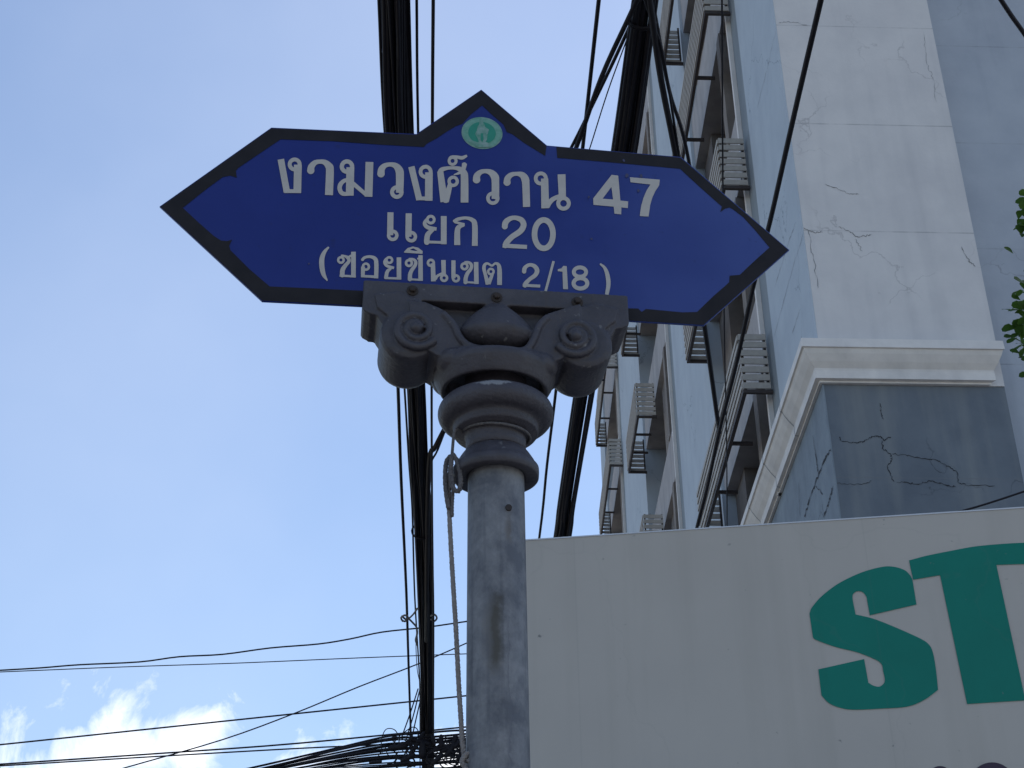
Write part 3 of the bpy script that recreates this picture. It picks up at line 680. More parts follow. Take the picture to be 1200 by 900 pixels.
# --- lettering: signed distance of pen strokes, cut out by marching squares
def sdf_mesh(name, ox, oy, sc, strokes=(), rings=(), polys=(), w=WF+.0010, mat=None, step=.36, parent=sign):
    allx, ally = [], []
    for s in strokes:
        for p in s: allx += [p[0]-p[2], p[0]+p[2]]; ally += [p[1]-p[2], p[1]+p[2]]
    for r in rings:
        rx, ry = (r[2], r[2]) if len(r) == 4 else (r[2], r[3]); t = r[-1]
        allx += [r[0]-rx-t, r[0]+rx+t]; ally += [r[1]-ry-t, r[1]+ry+t]
    for lps in polys:
        for lp in lps:
            for p in lp: allx += [p[0]-8, p[0]+8]; ally += [p[1]-8, p[1]+8]
    st = step/sc
    X = np.arange(min(allx)-st, max(allx)+st*2, st); Y = np.arange(min(ally)-st, max(ally)+st*2, st)
    gx, gy = np.meshgrid(X, Y); D = np.full(gx.shape, 1e9)
    for s in strokes:
        if len(s) > 2:
            c = catmull([Vector(p) for p in s], 5); q = [(v.x, v.y, v.z) for v in c]
        else: q = s
        n = len(q)
        for i in range(n-1):
            ax, ay, aw = q[i]; bx, by, bw = q[i+1]
            L = math.hypot(bx-ax, by-ay)
            if L < 1e-6: continue
            ux, uy = (bx-ax)/L, (by-ay)/L
            t = (gx-ax)*ux+(gy-ay)*uy; nn = np.abs(-(gx-ax)*uy+(gy-ay)*ux)
            ww = (aw+(bw-aw)*np.clip(t/L, 0, 1))/2
            D = np.minimum(D, np.maximum(nn-ww, np.maximum(-t, t-L)))
            if i > 0: D = np.minimum(D, np.hypot(gx-ax, gy-ay)-aw/2)
    for r in rings:
        if len(r) == 4: cx, cy, rx, t = r; ry = rx
        else: cx, cy, rx, ry, t = r
        k = np.hypot((gx-cx)/rx, (gy-cy)/ry); g = np.hypot((gx-cx)/rx**2, (gy-cy)/ry**2)+1e-9
        D = np.minimum(D, np.abs(k*(k-1)/g)-t/2)
    for lps in polys:
        inside = np.zeros(gx.shape, bool); dd = np.full(gx.shape, 1e9)
        for lp in lps:
            m = len(lp)
            for i in range(m):
                ax, ay = lp[i]; bx, by = lp[(i+1) % m]
                L2 = (bx-ax)**2+(by-ay)**2; t = np.clip(((gx-ax)*(bx-ax)+(gy-ay)*(by-ay))/L2, 0, 1)
                dd = np.minimum(dd, np.hypot(gx-ax-t*(bx-ax), gy-ay-t*(by-ay)))
                if ay != by:
                    c = ((gy < ay) != (gy < by)) & (gx < (bx-ax)*(gy-ay)/(by-ay)+ax); inside ^= c
        D = np.minimum(D, np.where(inside, -dd, dd))
    verts, faces, vid = [], [], {}
    def V(x, y):
        k = (round(x*20), round(y*20))
        if k not in vid: vid[k] = len(verts); verts.append(onsign(ox+x*sc, oy+y*sc, w))
        return vid[k]
    ny, nx = D.shape; I = D < 0
    for j in range(ny-1):
        i = 0
        while i < nx-1:
            c = (I[j, i], I[j, i+1], I[j+1, i+1], I[j+1, i])
            if all(c):
                i0 = i
                while i < nx-1 and I[j, i] and I[j, i+1] and I[j+1, i+1] and I[j+1, i]: i += 1
                faces.append((V(X[i0], Y[j]), V(X[i], Y[j]), V(X[i], Y[j+1]), V(X[i0], Y[j+1]))); continue
            if any(c):
                cs = [(X[i], Y[j], D[j, i]), (X[i+1], Y[j], D[j, i+1]), (X[i+1], Y[j+1], D[j+1, i+1]), (X[i], Y[j+1], D[j+1, i])]
                f = []
                for a in range(4):
                    A, B = cs[a], cs[(a+1) % 4]
                    if A[2] < 0: f.append(V(A[0], A[1]))
                    if (A[2] < 0) != (B[2] < 0):
                        t = A[2]/(A[2]-B[2]); f.append(V(A[0]+(B[0]-A[0])*t, A[1]+(B[1]-A[1])*t))
                f2 = [v for n_, v in enumerate(f) if v != f[n_-1]]
                if len(set(f2)) > 2 and len(set(f2)) == len(f2): faces.append(tuple(f2))
            i += 1
    o = mesh(name, verts, faces, mat or M['letter'], parent)
    n = o.data.polygons[len(o.data.polygons)//2].normal
    if n.dot(SN) < 0: o.data.flip_normals()
    return o
A = (310, 160, .1); B = (420, 160, 140/1200); Cc = (550, 180, 140/1200); Dd = (680, 190, .1); Ee = (440, 240, .2); Ff = (365, 280, .1); Gg = (465, 280, 140/1200); Hh = (600, 290, 130/1200)
G = [
 (A, dict(strokes=[[(191, 266, 76), (262, 652, 76)], [(232, 640, 44), (425, 640, 44)], [(391, 330, 92), (384, 662, 90)]], rings=[(353, 327, 58, 46)])),
 (A, dict(strokes=[[(541, 408, 88), (548, 355, 76), (590, 308, 60), (645, 294, 50), (705, 302, 62), (752, 345, 86), (766, 400, 92), (755, 686, 94)]])),
 (A, dict(strokes=[[(1006, 360, 92), (998, 692, 92)], [(985, 508, 44), (930, 520, 46), (888, 565, 52), (882, 620, 52), (915, 668, 50), (1000, 672, 42)], [(1035, 548, 50), (1195, 685, 44)], [(1230, 298, 92), (1218, 706, 92)]], rings=[(966, 352, 60, 50)])),
 (B, dict(strokes=[[(226, 385, 76), (232, 330, 66), (265, 293, 50), (320, 280, 42), (375, 295, 60), (410, 340, 80), (417, 400, 80), (414, 565, 74)]], rings=[(386, 558, 48, 40)])),
 (B, dict(strokes=[[(532, 302, 64), (612, 636, 62)], [(588, 620, 38), (745, 624, 38)], [(709, 360, 76), (706, 645, 76)]], rings=[(675, 354, 51, 38)])),
 (B, dict(strokes=[[(822, 350, 62), (862, 656, 76)], [(872, 650, 74), (900, 560, 60), (925, 470, 44)], [(812, 372, 46), (835, 335, 46), (890, 318, 36), (960, 315, 34), (1020, 328, 50), (1058, 365, 70), (1066, 430, 76), (1066, 663, 78)], [(958, 384, 10), (1010, 366, 28), (1052, 332, 40), (1066, 272, 52)]], rings=[(952, 450, 41, 33)])),
 (B, dict(strokes=[[(912, 235, 30), (930, 208, 30), (980, 204, 30), (1040, 214, 36), (1090, 192, 24)]], rings=[(946, 245, 35, 30)])),
 (Cc, dict(strokes=[[(72, 272, 76), (76, 225, 66), (110, 188, 50), (160, 176, 42), (215, 190, 60), (255, 232, 80), (262, 290, 76), (262, 455, 76)]], rings=[(236, 448, 49, 36)])),
 (Cc, dict(strokes=[[(378, 298, 74), (384, 250, 62), (420, 214, 50), (475, 203, 40), (530, 215, 62), (560, 255, 78), (568, 320, 74), (575, 536, 72)]])),
 (Cc, dict(strokes=[[(756, 250, 74), (762, 549, 78)], [(783, 532, 48), (805, 492, 50), (845, 455, 46), (915, 425, 42)], [(926, 208, 80), (935, 450, 72)]], rings=[(718, 250, 51, 38), (946, 500, 53, 40)])),
 (Dd, dict(polys=[[[(368, 148), (445, 158), (470, 450), (562, 460), (556, 540), (482, 530), (480, 612), (400, 604), (392, 522), (155, 500), (152, 425)], [(365, 290), (262, 428), (385, 438)]]])),
 (Dd, dict(polys=[[[(583, 177), (932, 205), (925, 270), (880, 340), (845, 415), (820, 500), (800, 638), (697, 632), (712, 520), (740, 420), (778, 330), (822, 262), (588, 235)]]])),
 (Ee, dict(strokes=[[(88, 44, 36), (86, 178, 36)]], rings=[(101, 179, 24, 20)])),
 (Ee, dict(strokes=[[(195, 50, 36), (193, 187, 36)]], rings=[(210, 187, 24, 20)])),
 (Ee, dict(strokes=[[(300, 84, 16), (288, 110, 22), (308, 133, 24), (358, 142, 20)], [(338, 145, 20), (308, 172, 30), (301, 205, 32), (301, 222, 32)], [(286, 217, 16), (415, 221, 16)], [(400, 66, 34), (400, 231, 34)]], rings=[(324, 87, 20, 17)])),
 (Ee, dict(strokes=[[(458, 98, 18), (485, 84, 20), (530, 77, 18), (568, 90, 26), (582, 120, 32), (582, 241, 34)], [(520, 118, 16), (492, 128, 26), (480, 152, 32), (479, 236, 36)], [(462, 100, 14), (522, 116, 16)]])),
 (Ee, dict(strokes=[[(757, 133, 34), (762, 104, 34), (787, 82, 28), (820, 76, 26), (856, 90, 32), (868, 120, 34), (848, 155, 34), (800, 188, 32), (768, 222, 34), (760, 245, 26)], [(745, 239, 24), (888, 247, 24)]])),
 (Ee, dict(rings=[(986, 172, 54, 83, 33)])),
 (Ff, dict(strokes=[[(203, 95, 20), (155, 150, 42), (124, 225, 58), (122, 320, 60), (142, 415, 50), (187, 490, 14)]])),
 (Ff, dict(strokes=[[(350, 195, 26), (385, 200, 26), (428, 222, 42), (438, 262, 40), (395, 315, 46), (365, 365, 54), (360, 438, 56)], [(330, 430, 26), (520, 440, 26)], [(492, 150, 56), (492, 450, 54)], [(425, 215, 20), (480, 190, 30)]], rings=[(345, 247, 32, 28)])),
 (Ff, dict(strokes=[[(592, 250, 34), (625, 217, 32), (690, 208, 34), (745, 232, 46), (760, 290, 50), (758, 462, 50)], [(580, 434, 30), (780, 446, 30)], [(604, 325, 46), (602, 446, 46)]], rings=[(638, 325, 35, 29)])),
 (Ff, dict(strokes=[[(878, 225, 24), (858, 270, 36), (885, 315, 36), (968, 340, 30)], [(930, 345, 30), (888, 385, 42), (872, 465, 46)], [(855, 458, 26), (1050, 464, 26)], [(1025, 216, 54), (1026, 473, 54)]], rings=[(912, 248, 33, 29)])),
 (Gg, dict(strokes=[[(120, 202, 22), (160, 203, 24), (188, 225, 32), (186, 262, 34), (150, 315, 38), (133, 360, 42), (132, 414, 44)], [(112, 404, 20), (262, 412, 20)], [(238, 163, 44), (239, 421, 46)], [(205, 200, 18), (235, 190, 20)]], rings=[(122, 242, 29, 26)])),
 (Gg, dict(polys=[[[(72, 130), (108, 92), (160, 76), (215, 88), (260, 122), (258, 150), (150, 143), (74, 138)], [(128, 110), (165, 94), (212, 120), (175, 119)]]])),
 (Gg, dict(strokes=[[(362, 245, 44), (368, 426, 48)], [(387, 405, 30), (408, 372, 28), (460, 345, 26)], [(468, 212, 46), (472, 370, 42)]], rings=[(342, 240, 29, 26), (475, 392, 29, 26)])),
 (Gg, dict(strokes=[[(569, 215, 42), (569, 395, 42)]], rings=[(594, 396, 29, 26)])),
 (Gg, dict(strokes=[[(680, 234, 22), (720, 235, 26), (748, 258, 32), (744, 300, 34), (710, 345, 38), (692, 395, 42), (691, 444, 42)], [(672, 432, 20), (822, 442, 20)], [(796, 232, 46), (800, 453, 46)]], rings=[(680, 275, 29, 26)])),
 (Gg, dict(strokes=[[(915, 456, 46), (893, 370, 36), (876, 300, 36), (882, 262, 32), (910, 246, 24), (955, 268, 22), (990, 246, 24), (1022, 262, 36), (1032, 320, 46), (1032, 463, 48)], [(922, 452, 40), (950, 380, 34), (968, 340, 22)]], rings=[(945, 328, 27, 24)])),
 (Hh, dict(strokes=[[(130, 268, 46), (136, 228, 46), (165, 197, 38), (205, 188, 38), (250, 208, 46), (272, 252, 50), (250, 300, 46), (190, 345, 42), (148, 390, 48), (138, 420, 40)], [(115, 408, 32), (305, 418, 32)]])),
 (Hh, dict(strokes=[[(450, 148, 28), (362, 478, 28)]])),
 (Hh, dict(polys=[[[(555, 198), (592, 203), (606, 452), (552, 450), (546, 262), (495, 256), (495, 235), (535, 226)]]])),
 (Hh, dict(rings=[(735, 266, 66, 50, 42), (740, 388, 74, 56, 44)])),
 (Hh, dict(strokes=[[(953, 176, 18), (1003, 222, 34), (1033, 300, 46), (1043, 400, 46), (1025, 510, 40)]])),
]
for (bx, kw) in G: sdf_mesh('letter', *bx, **kw)
# round green emblem: rim, field, figure
em = empty('emblem', (0, 0, 0)); em.parent = sign
Em = (525, 120, 80/1108)
def ell(cx, cy, rx, ry, n=48): return [(cx+rx*math.cos(2*math.pi*i/n), cy+ry*math.sin(2*math.pi*i/n)) for i in range(n)]
zpx = lambda l: [(525+x*80/1108, 120+y*80/1108) for x, y in l]
def onto(name, pts, w, mat):
    P = [onsign(x, y, w) for x, y in zpx(pts)]
    t = tessellate_polygon([[pl2(p) for p in P]]); o = fix_normals(mesh(name, P, [tuple(q) for q in t], mat, None)); return o
def rotell(cx, cy, rx, ry, a=8, n=48):
    o = []
    for i in range(n):
        x, y = rx*math.cos(2*math.pi*i/n), ry*math.sin(2*math.pi*i/n); c, s_ = math.cos(rad(a)), math.sin(rad(a)); o.append((cx+x*c-y*s_, cy+x*s_+y*c))
    return o
parts_ = [('rim', rotell(552, 498, 334, 258), .0008, M['em_grey']), ('field', rotell(552, 498, 308, 236), .0012, M['em_pale']), ('field', rotell(552, 495, 225, 178), .0016, M['em_green']),
          ('figure', [(515, 268), (565, 265), (572, 330), (590, 350), (605, 400), (665, 440), (640, 520), (632, 600), (610, 640), (640, 650), (700, 690), (690, 725), (480, 728), (440, 690), (350, 640), (330, 590), (390, 615), (470, 645), (500, 640), (480, 580), (440, 510), (470, 450), (480, 390), (505, 360)], .0020, M['em_grey']),
          ('figure', [(530, 500), (570, 500), (578, 600), (555, 650), (528, 600)], .0024, M['em_green'])]
for nm, pts, dw, mt in parts_:
    o = onto(nm, pts, WF+dw, mt); o.parent = em
    o.data.transform(Matrix.Translation(-sign.location))
# small scuffs and pin holes in the sheet
for x, y, r in ((734.5, 206, 3), (751.5, 206, 2.6), (748, 223, 2.0), (690, 231, 1.5), (362, 309, 1.2), (731, 188, 1.8), (693, 280, 1.6)):
    pts = [(x+r*random.uniform(.5, 1.1)*math.cos(i*.9), y+r*random.uniform(.5, 1.3)*math.sin(i*.9)) for i in range(7)]
    flat_poly('scuff', pts, WF+.0016, M['scuff'] if 'scuff' in M else M.setdefault('scuff', material('scuff', (.05, .055, .12), .7)))

# ================================================================== ROPE ON THE POST
rp = empty('rope', SP(-.08, 0, 2.70), label='frayed grey rope looped round the post collar and hanging down its left side', cat='rope')
def z3(p): return [(400+x*.3, 320+y*.3) for x, y in p]
def rope(pts, Y, r, mat, name='strand', n=6):
    P = [atY(x, y, Y if not isinstance(Y, list) else Y[i]) for i, (x, y) in enumerate(pts)]
    c = catmull(P, n)
    # two twisted yarns
    vs, fs = [], []
    lens = [0]
    for i in range(1, len(c)): lens.append(lens[-1]+(c[i]-c[i-1]).length)
    fine = []
    m = max(8, int(lens[-1]/.0035))
    k = 0
    for q in range(m+1):
        s = lens[-1]*q/m
        while k < len(c)-2 and lens[k+1] < s: k += 1
        f = (s-lens[k])/max(lens[k+1]-lens[k], 1e-9); fine.append(c[k].lerp(c[k+1], min(f, 1)))
    for yarn in (0, 1, 2):
        pth = []
        for i, p in enumerate(fine):
            t = (fine[min(i+1, m)]-fine[max(i-1, 0)]).normalized(); a = t.orthogonal(); a = Vector((0, 1, 0)); a = (a-t*a.dot(t)).normalized(); b = t.cross(a)
            an = 2*math.pi*(i*.0035/.016+yarn/3); pth.append(p+(a*math.cos(an)+b*math.sin(an))*r*.45)
        tube_data(pth, r*.62, 6, False, vs, fs)
    return mesh(name, vs, fs, mat, rp, True)
Yr = AX.y
rope(z3([(420, 920), (410, 860), (406, 790), (412, 735), (430, 712)]), Yr-.02, .0042, M['rope_dark'])
rope(z3([(435, 708), (452, 735), (466, 800), (462, 845), (448, 852), (434, 830), (428, 770), (432, 715)]), Yr-.035, .0042, M['rope_dark'])
rope([(529, 536), (526, 575), (526.5, 600), (529, 650), (532, 700), (534.5, 740), (537.5, 800), (540, 840), (543, 880), (548, 893)], Yr-.015, .0040, M['rope'])
rope([(532, 560), (530, 590), (530, 605)], Yr-.02, .003, M['rope_dark'])
rope([(548, 893), (553, 889), (550, 882), (545, 886), (541, 893), (546, 900), (550, 910)], Yr-.02, .0042, M['rope'], 'knot')
# the turn round the collar
arc = [SP(-.006+.0560*math.cos(rad(a)), .0560*math.sin(rad(a)), 2.7325-.006*math.cos(rad(a-60))) for a in range(170, -191, -10)]
tube('strand', arc, .0023, M['rope_dark'], rp, 6)
ta = arc[0]; tube('strand', catmull([ta, ta+Vector((-.012, -.012, -.006)), atY(529.5, 535, Yr-.03)], 5), .0026, M['rope_dark'], rp, 6)

# ================================================================== CABLES
def extend(P, back, fwd):
    a = P[0]+(P[0]-P[1]).normalized()*back; b = P[-1]+(P[-1]-P[-2]).normalized()*fwd
    return [a]+P+[b]
def cable(name, px, z, r, parent=None, back=8, fwd=6, Y=None, n=5, sides=8):
    P = [atZ(x, y, z) for x, y in px] if Y is None else [atY(x, y, Y) for x, y in px]
    c = catmull(P, n)
    if back or fwd: c = extend(c, back, fwd)
    return tube(name, c, r, M['cable'], parent, sides)
def halfdir(P, i): return (P[min(i+1, len(P)-1)]-P[max(i-1, 0)]).normalized()
def bundle(label, ctrs, halves, z, ncab, seed, fr=(.010, .022), fill=True, extra_z=None):
    rd = random.Random(seed)
    P = [atZ(x, y, z) for x, y in ctrs]
    hw = []
    for (x, y), p, h in zip(ctrs, P, halves): hw.append((atZ(x+h, y, z)-p).length)
    tie_i = 0
    root = empty('cable_bundle', P[1], label=label, cat='cables', group='bundles of overhead cables')
    for c in range(ncab):
        while True:
            ou, ov = rd.uniform(-1, 1), rd.uniform(-1, 1)
            if ou*ou+ov*ov < 1: break
        if c == 0: ou, ov = -1, 0
        if c == 1: ou, ov = 1, 0
        rr = rd.uniform(*fr); ph = rd.uniform(0, 6.28); path = []
        for i, p in enumerate(P):
            t = halfdir(P, i); s = Vector((t.y, -t.x, 0)).normalized(); k = max(hw[i]-rr, .005)
            wob = .12*math.sin(ph+i*1.9)
            path.append(p+s*k*(ou+wob*(abs(ou) < .8))+Vector((0, 0, 1))*k*(ov*.7+wob))
        tube('cable', extend(catmull(path, 6), 8, 8), rr, M['cable'], root, 6)
    # ties
    for f in ties.get(seed, ()):
        i = int(f); t = f-i; p = P[i].lerp(P[i+1], t); h = hw[i]*(1-t)+hw[i+1]*t; tt = (P[i+1]-P[i]).normalized(); s = Vector((tt.y, -tt.x, 0)).normalized()
        ringp = [p+s*(h+.001)*math.cos(a)+Vector((0, 0, 1))*(h*.8)*math.sin(a) for a in [2*math.pi*k/20 for k in range(20)]]
        vs, fs = tube_data(ringp, .006, 8, True); tube_data([q+tt*.012 for q in ringp], .0055, 8, True, vs, fs); mesh('tie', vs, fs, M['cable'], root, True)
    return root
ties = {3: (5.2,), 5: (.12,)}
bundle('thick bundle of black overhead cables crossing behind the left part of the sign', [(461.5, 0), (467, 150), (478, 320), (486, 460), (490, 540), (494, 600), (497, 700), (500, 800), (500, 860), (500, 900), (501, 980)], [19.5, 18, 14, 13, 12, 12, 12, 9, 8.5, 8.5, 8], 6.1, 40, 3, (.005, .0105))
bundle('thick bundle of black overhead cables passing behind the right part of the sign', [(756, 0), (732, 173), (706, 330), (684, 464), (664, 590), (659, 630), (640, 740)], [16, 15.5, 13.5, 12.6, 10.6, 10.6, 9], 6.1, 36, 5, (.006, .013))
CG = 'single overhead cables'
def single(label, px, z, r, back=8, fwd=6, Y=None, **k):
    o = cable('overhead_cable', px, z, r, None, back, fwd, Y, **k); return tag(o, label, 'cable', CG)
single('thin black cable just right of the left bundle, closest to it above the sign', [(488.3, 0), (490, 153), (497, 455), (500, 620), (503, 780)], 6.12, .0062)
single('black cable second to the right of the left bundle above the sign', [(507.7, 0), (506.7, 143), (505.8, 440), (506.3, 590), (507.5, 700), (508, 850)], 6.0, .0075)
single('lone black cable left of the left bundle below the scroll capital', [(462, 340), (466.5, 455), (470, 560), (476, 690), (478.5, 770), (481.3, 857)], 6.15, .0108, 3, 1)
single('short black cable slanting from the left bundle up behind the post torus', [(691, 425), (640, 432), (580, 450), (535, 480), (521, 503), (510, 524), (503.5, 537), (501, 600), (500, 700)], 6.05, .017, .1, 1)
single('hair-thin black cable slanting up behind the post torus beside a thicker one', [(689, 445), (600, 445), (545, 465), (528, 490), (513, 527), (504, 548), (501, 600)], 6.1, .007, .1, .5)
single('black cable running down left of the right bundle, from the top edge to the signboard', [(701.7, 0), (683, 172), (665, 330), (651.2, 460), (641, 545), (632, 630), (610, 780)], 6.2, .0095)
single('thicker of the two black cables fanning left from the right bundle above the sign', [(741, 12), (705, 90), (676, 171), (650, 230)], 6.05, .0115, .3, 1)
single('thinner of the two black cables fanning left from the right bundle above the sign', [(738.5, 30), (708, 95), (670.5, 171), (640, 225)], 6.12, .0085, .2, 1)
single('hair-thin wire slanting down from the right bundle above the sign', [(735, 45), (712, 108), (691.7, 172), (680, 205)], 6.1, .003, .2, 1)
single('black cable fanning right from the right bundle, ending above the sign corner', [(764, 20), (775, 95), (792, 183), (812, 300), (828, 400), (843, 507)], 6.0, .014, .5, 0)
single('second black cable fanning right from the right bundle above the sign corner', [(768, 20), (784, 105), (801, 160), (815, 230)], 6.1, .009, .5, 0)
single('third thin cable fanning right from the right bundle above the sign corner', [(766, 30), (778, 70), (797, 190)], 6.0, .006, .5, 0)
single('long black cable crossing the pale building wall beyond the right tip of the sign', [(962, 0), (931, 133), (903, 257), (883, 335), (862, 430), (843, 505), (829, 570), (817, 617), (808, 660)], 5.6, .0115)
single('black cable doubling the long one over the slatted ledges', [(884, 345), (866, 425), (849, 500), (836, 560), (826, 617), (817, 660)], 5.62, .013, 0, 2)
single('thin black cable running straight down over the slatted ledges', [(846, -10), (847, 199), (849, 400), (851.5, 520), (852, 618), (852, 660)], 5.9, .004)
single('thin black cable dropping past the ledge beside the junction of thick cables', [(838, 505), (836, 530), (846, 550), (850, 590), (843, 616), (838, 650)], 5.8, .008, 0, 1)
single('thin bent cable hugging the lower left side of the thick cable joint', [(842, 500), (832, 545), (815, 592), (813, 602), (815, 612)], 5.8, .008, 0, .5)
single('dark cable clipping the top right corner of the view', [(1168, -8), (1185, 18), (1202, 42), (1230, 85)], 5.4, .009, 3, 4)
single('thin black cable in front of the dark wall under the white cornice', [(1060, 612), (1130, 598), (1200, 576), (1260, 555)], 0, .009, 1, 3, Y=11.5)
# wires crossing the street at the lower left
WG = 'wires crossing the street at lower left'
def cross(label, px, r, Y, back=12, fwd=3.2):
    o = cable('street_wire', px, 0, r, None, back, fwd, Y, 4, 6); return tag(o, label, 'wire', WG)
cross('uppermost wavy wire crossing the sky at lower left', [(0, 785.5), (47, 782.7), (93, 779), (163, 775.7), (210, 769.6), (261, 766.8), (317, 759.3), (373, 754.7), (411, 748.6), (448, 740.7), (500, 735), (551, 727.6), (590, 722)], .0085, 15.6)
cross('fine straight wire just under the wavy one at lower left', [(0, 787.5), (140, 781.7), (280, 777), (420, 771), (553, 766), (590, 765)], .0055, 15.9)
cross('wire crossing midway between the wavy wire and the cable cluster', [(0, 872.7), (280, 843.3), (555, 814.4), (600, 809)], .0085, 15.2)
cross('upper wire of the pair crossing in front of the cloud', [(0, 895.6), (200, 882), (350, 871), (555, 851), (600, 847)], .0085, 14.9)
cross('lower wire of the pair crossing in front of the cloud', [(0, 897.5), (200, 885.5), (350, 877), (470, 871), (555, 862), (600, 857)], .0075, 15.0)
cross('diagonal thin wire rising steeply to the right across the lower left sky', [(149, 899), (261, 866.7), (345, 836), (420, 805), (490, 778), (555, 750), (600, 730), (650, 716), (720, 712)], .0065, 14.4, fwd=1.6)
# cluster of cables that meets the left bundle at the bottom edge
cl = empty('cable_cluster', atY(480, 885, 14.9), label='tangled cluster of black cables and splices meeting the left bundle at the bottom', cat='cables')
for i in range(16):
    t = i/15
    y0 = 905+22*t+random.uniform(-2, 2); xs = 262+random.uniform(-5, 25)
    ym = 861+41*t+random.uniform(-1.5, 1.5); ye = 853+46*t+random.uniform(-3, 3)
    cable('cable', [(xs-90, y0+17), (xs, y0), (390, (y0+ym)/2-6), (455, ym+2), (500, ym+random.uniform(-2, 2)), (530, (ym+ye)/2+random.uniform(-2, 2)), (556, ye), (600, ye-4)], 0, random.uniform(.006, .014), cl, 3, 1.2, 14.6+random.uniform(0, .5), 5, 6)
def splice(x, y, r, l, ang=0):
    r *= .55; l *= .8
    c = atY(x, y, 14.5); d = Vector((math.cos(rad(ang)), 0, math.sin(rad(ang))))
    rr = [r*.5, r*.9, r, r*.85, r, r*.9, r*.5]
    P = [c+d*l*(k/6-.5) for k in range(7)]
    vs, fs = tube_data(P, rr, 10); mesh('splice_box', vs, fs, M['cable'], cl, True)
for a in ((466, 876, .075, .30, 8), (458, 866, .04, .22, 15), (487, 868, .06, .22, -20), (478, 888, .07, .25, 30), (540, 884, .055, .22, 60), (525, 878, .05, .25, 20), (495, 878, .08, .3, 90), (470, 895, .05, .3, 10), (512, 890, .06, .25, 45), (440, 893, .035, .2, 5), (508, 868, .05, .18, 100)): splice(a[0], a[1], a[2]*.8, a[3]*.8, a[4])
for i in range(16):
    splice(random.uniform(452, 550), random.uniform(866, 899), random.uniform(.03, .055), random.uniform(.12, .3), random.uniform(0, 180))
for i in range(34):
    x0 = random.uniform(450, 550); y0 = random.uniform(864, 897)
    P = [(x0+random.uniform(-1, 1)*3, y0)]
    a = random.uniform(0, 6.28); R_ = random.uniform(5, 13)
    P = [(x0+R_*math.cos(a+k*.7)*(1-k*.06), y0+R_*.7*math.sin(a+k*.7)) for k in range(8)]
    cable('loop', P, 0, random.uniform(.005, .01), cl, 0, 0, 14.5, 5, 5)
for P, r in (([(448, 884), (447, 868), (452, 855), (462, 855), (470, 865), (484, 872)], .005), ([(462, 868), (474, 858), (484, 852), (490, 857), (488, 870)], .005), ([(490, 807), (481, 835), (470.5, 864.5)], .007), ([(492, 808), (484, 840), (476, 866)], .007),
             ([(494, 815), (487, 845), (482, 868)], .007), ([(509.6, 760.6), (524, 825), (535, 870), (541, 900)], .008), ([(507, 804.6), (516, 838), (525, 868), (531.6, 900)], .022), ([(509, 820), (517, 860), (522, 900)], .008), ([(506, 830), (512, 865), (517, 900)], .008), ([(511, 815), (522, 850), (532, 880), (538, 905)], .009)):
    cable('hanging_cable', P, 0, r, cl, 0, 0 if P[-1][1] < 895 else .5, 14.4, 5, 6)
# pale string tied between the lone cable and the bundle
st = empty('string_tie', atZ(476, 724, 6.1), label='small pale string tie knotted round the left bundle and its side cable', cat='string')
for P in ([(471, 722), (476, 726), (480, 724), (485, 719), (489, 713)], [(479, 725), (484, 730), (488, 735), (489, 742), (487, 750), (489, 756)], [(472, 728), (470, 724), (474, 721), (478, 723), (475, 728), (471, 727)], [(505, 722), (509, 720), (512, 724), (509, 728), (505, 726)], [(488, 742), (487.5, 760), (489, 785), (492, 800)]):
    pp = [atZ(x, y, 6.0) for x, y in P]; tube('strand', catmull(pp, 4), .008 if P[0][1] < 740 else .004, M['rope'], st, 6)

# ================================================================== TREE AT THE RIGHT EDGE
tb = Vector((4.25, 6.6, 0))
tree = empty('small_tree', tb, label='small leafy green tree whose foliage edges in at the right of the view', cat='tree')
trunk = catmull([tb, tb+Vector((.05, .02, 1.2)), tb+Vector((-.05, .05, 2.6)), tb+Vector((.05, 0, 3.9)), tb+Vector((0, .05, 5.4))], 5)
tube('trunk', trunk, [.09-.0036*i for i in range(len(trunk))], M['bark'], tree, 10)
def leaf_data(base, d, nrm, L, Wd, vs, fs):
    s = d.cross(nrm).normalized(); b = len(vs)
    for t, w in ((0, .06), (.3, .55), (.62, 1.0), (.86, .8)):
        dr = nrm*(-.18*L*t*t)
        vs += [base+d*L*t+dr-s*Wd*w/2+nrm*L*.05*w, base+d*L*t+dr, base+d*L*t+dr+s*Wd*w/2+nrm*L*.05*w]
    vs.append(base+d*L-nrm*.18*L)
    for k in range(3):
        q = b+3*k; fs += [(q, q+1, q+4, q+3), (q+1, q+2, q+5, q+4)]
    fs += [(b+9, b+10, b+12), (b+10, b+11, b+12)]
allv, allf = [], []; near = 0
rt = random.Random(11)
twv, twf = [], []
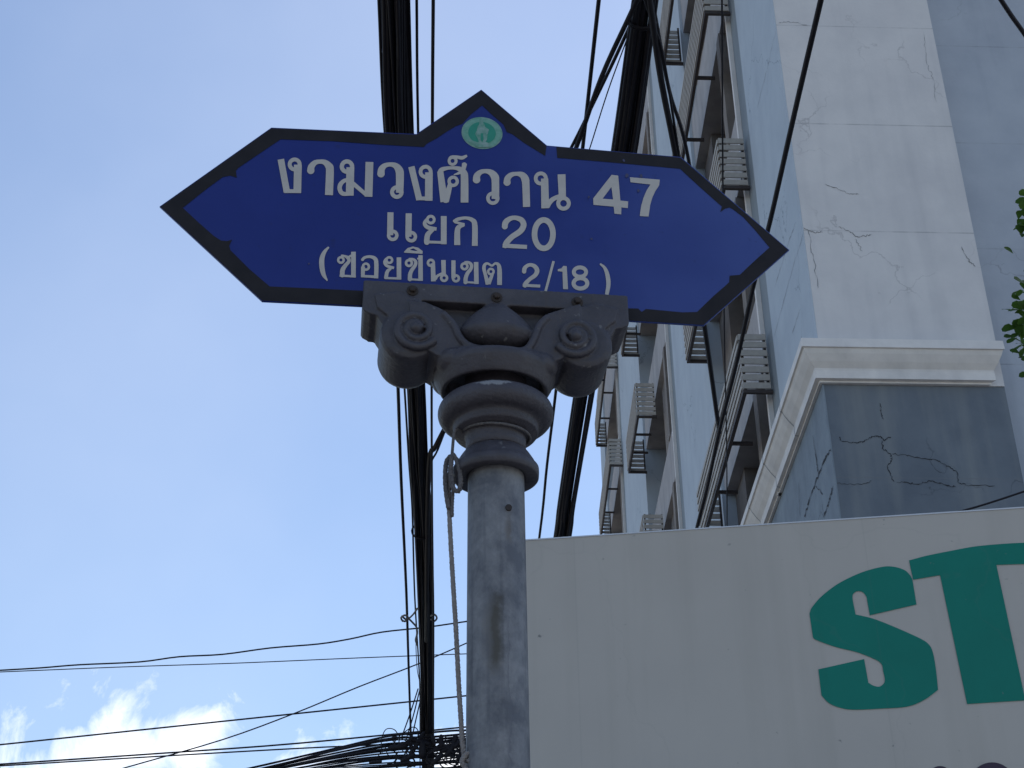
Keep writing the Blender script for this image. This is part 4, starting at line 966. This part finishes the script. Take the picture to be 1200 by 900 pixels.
edge_pts = [(x+7, y) for x, y in [(1197, 262), (1206, 300), (1204, 330), (1196, 362), (1193, 385), (1200, 408), (1208, 425), (1212, 285), (1215, 350), (1218, 400), (1203, 378), (1210, 240)]]
clumps = [(atY(x, y, 6.0+rt.uniform(-.05, .1)), 16, .055) for x, y in edge_pts]
for i in range(230):
    v = Vector((rt.gauss(0, 1), rt.gauss(0, 1), rt.gauss(0, 1))).normalized()*rt.uniform(.4, 1)
    c = tb+Vector((0.35, 0, 4.4))+Vector((v.x*.95, v.y*1.1, v.z*1.5))
    if proj(c)[0] < 1215 and abs(c.y-6) < 3: continue
    clumps.append((c, 12, .10))
for c, n, sp in clumps:
    anchor = trunk[min(len(trunk)-1, max(0, int(c.z/5.4*len(trunk))-2))]
    tube_data(catmull([anchor, anchor.lerp(c, .5)+Vector((0, 0, -.06)), c], 4), [.012-.0012*q for q in range(9)], 5, False, twv, twf)
    for k in range(n):
        d = Vector((rt.uniform(-1, 1), rt.uniform(-1, 1), rt.uniform(-.5, 1))).normalized(); base = c+Vector((rt.gauss(0, sp*.6), rt.gauss(0, sp*.6), rt.gauss(0, sp*.7)))
        L = rt.uniform(.045, .08); nr = Vector((rt.uniform(-.5, .5), rt.uniform(-.5, .5), 1)); nr = (nr-d*nr.dot(d)).normalized()
        px_, py_ = proj(base)
        if px_ < 1200 and 0 < py_ < 900 and near < 250:
            v1, f1 = [], []; leaf_data(base, d, nr, L, L*.72, v1, f1); mesh('leaf', v1, f1, M['leaf'], tree, True); near += 1
        else: leaf_data(base, d, nr, L, L*.72, allv, allf)
for tw in ([(1222, 225), (1209, 262), (1213, 300), (1205, 330), (1208, 362)], [(1224, 340), (1206, 372), (1202, 400), (1210, 428)], [(1209, 262), (1203, 266)], [(1205, 372), (1199, 386)]):
    P_ = [atY(x, y, 6.03) for x, y in tw]; c_ = catmull(P_, 4) if len(P_) > 2 else P_; tube_data(c_, [.0055-.0025*i/len(c_) for i in range(len(c_))], 6, False, twv, twf)
mesh('branches', twv, twf, M['bark'], tree, True)
tag(mesh('crown', allv, allf, M['leaf'], tree, True), kind='stuff')
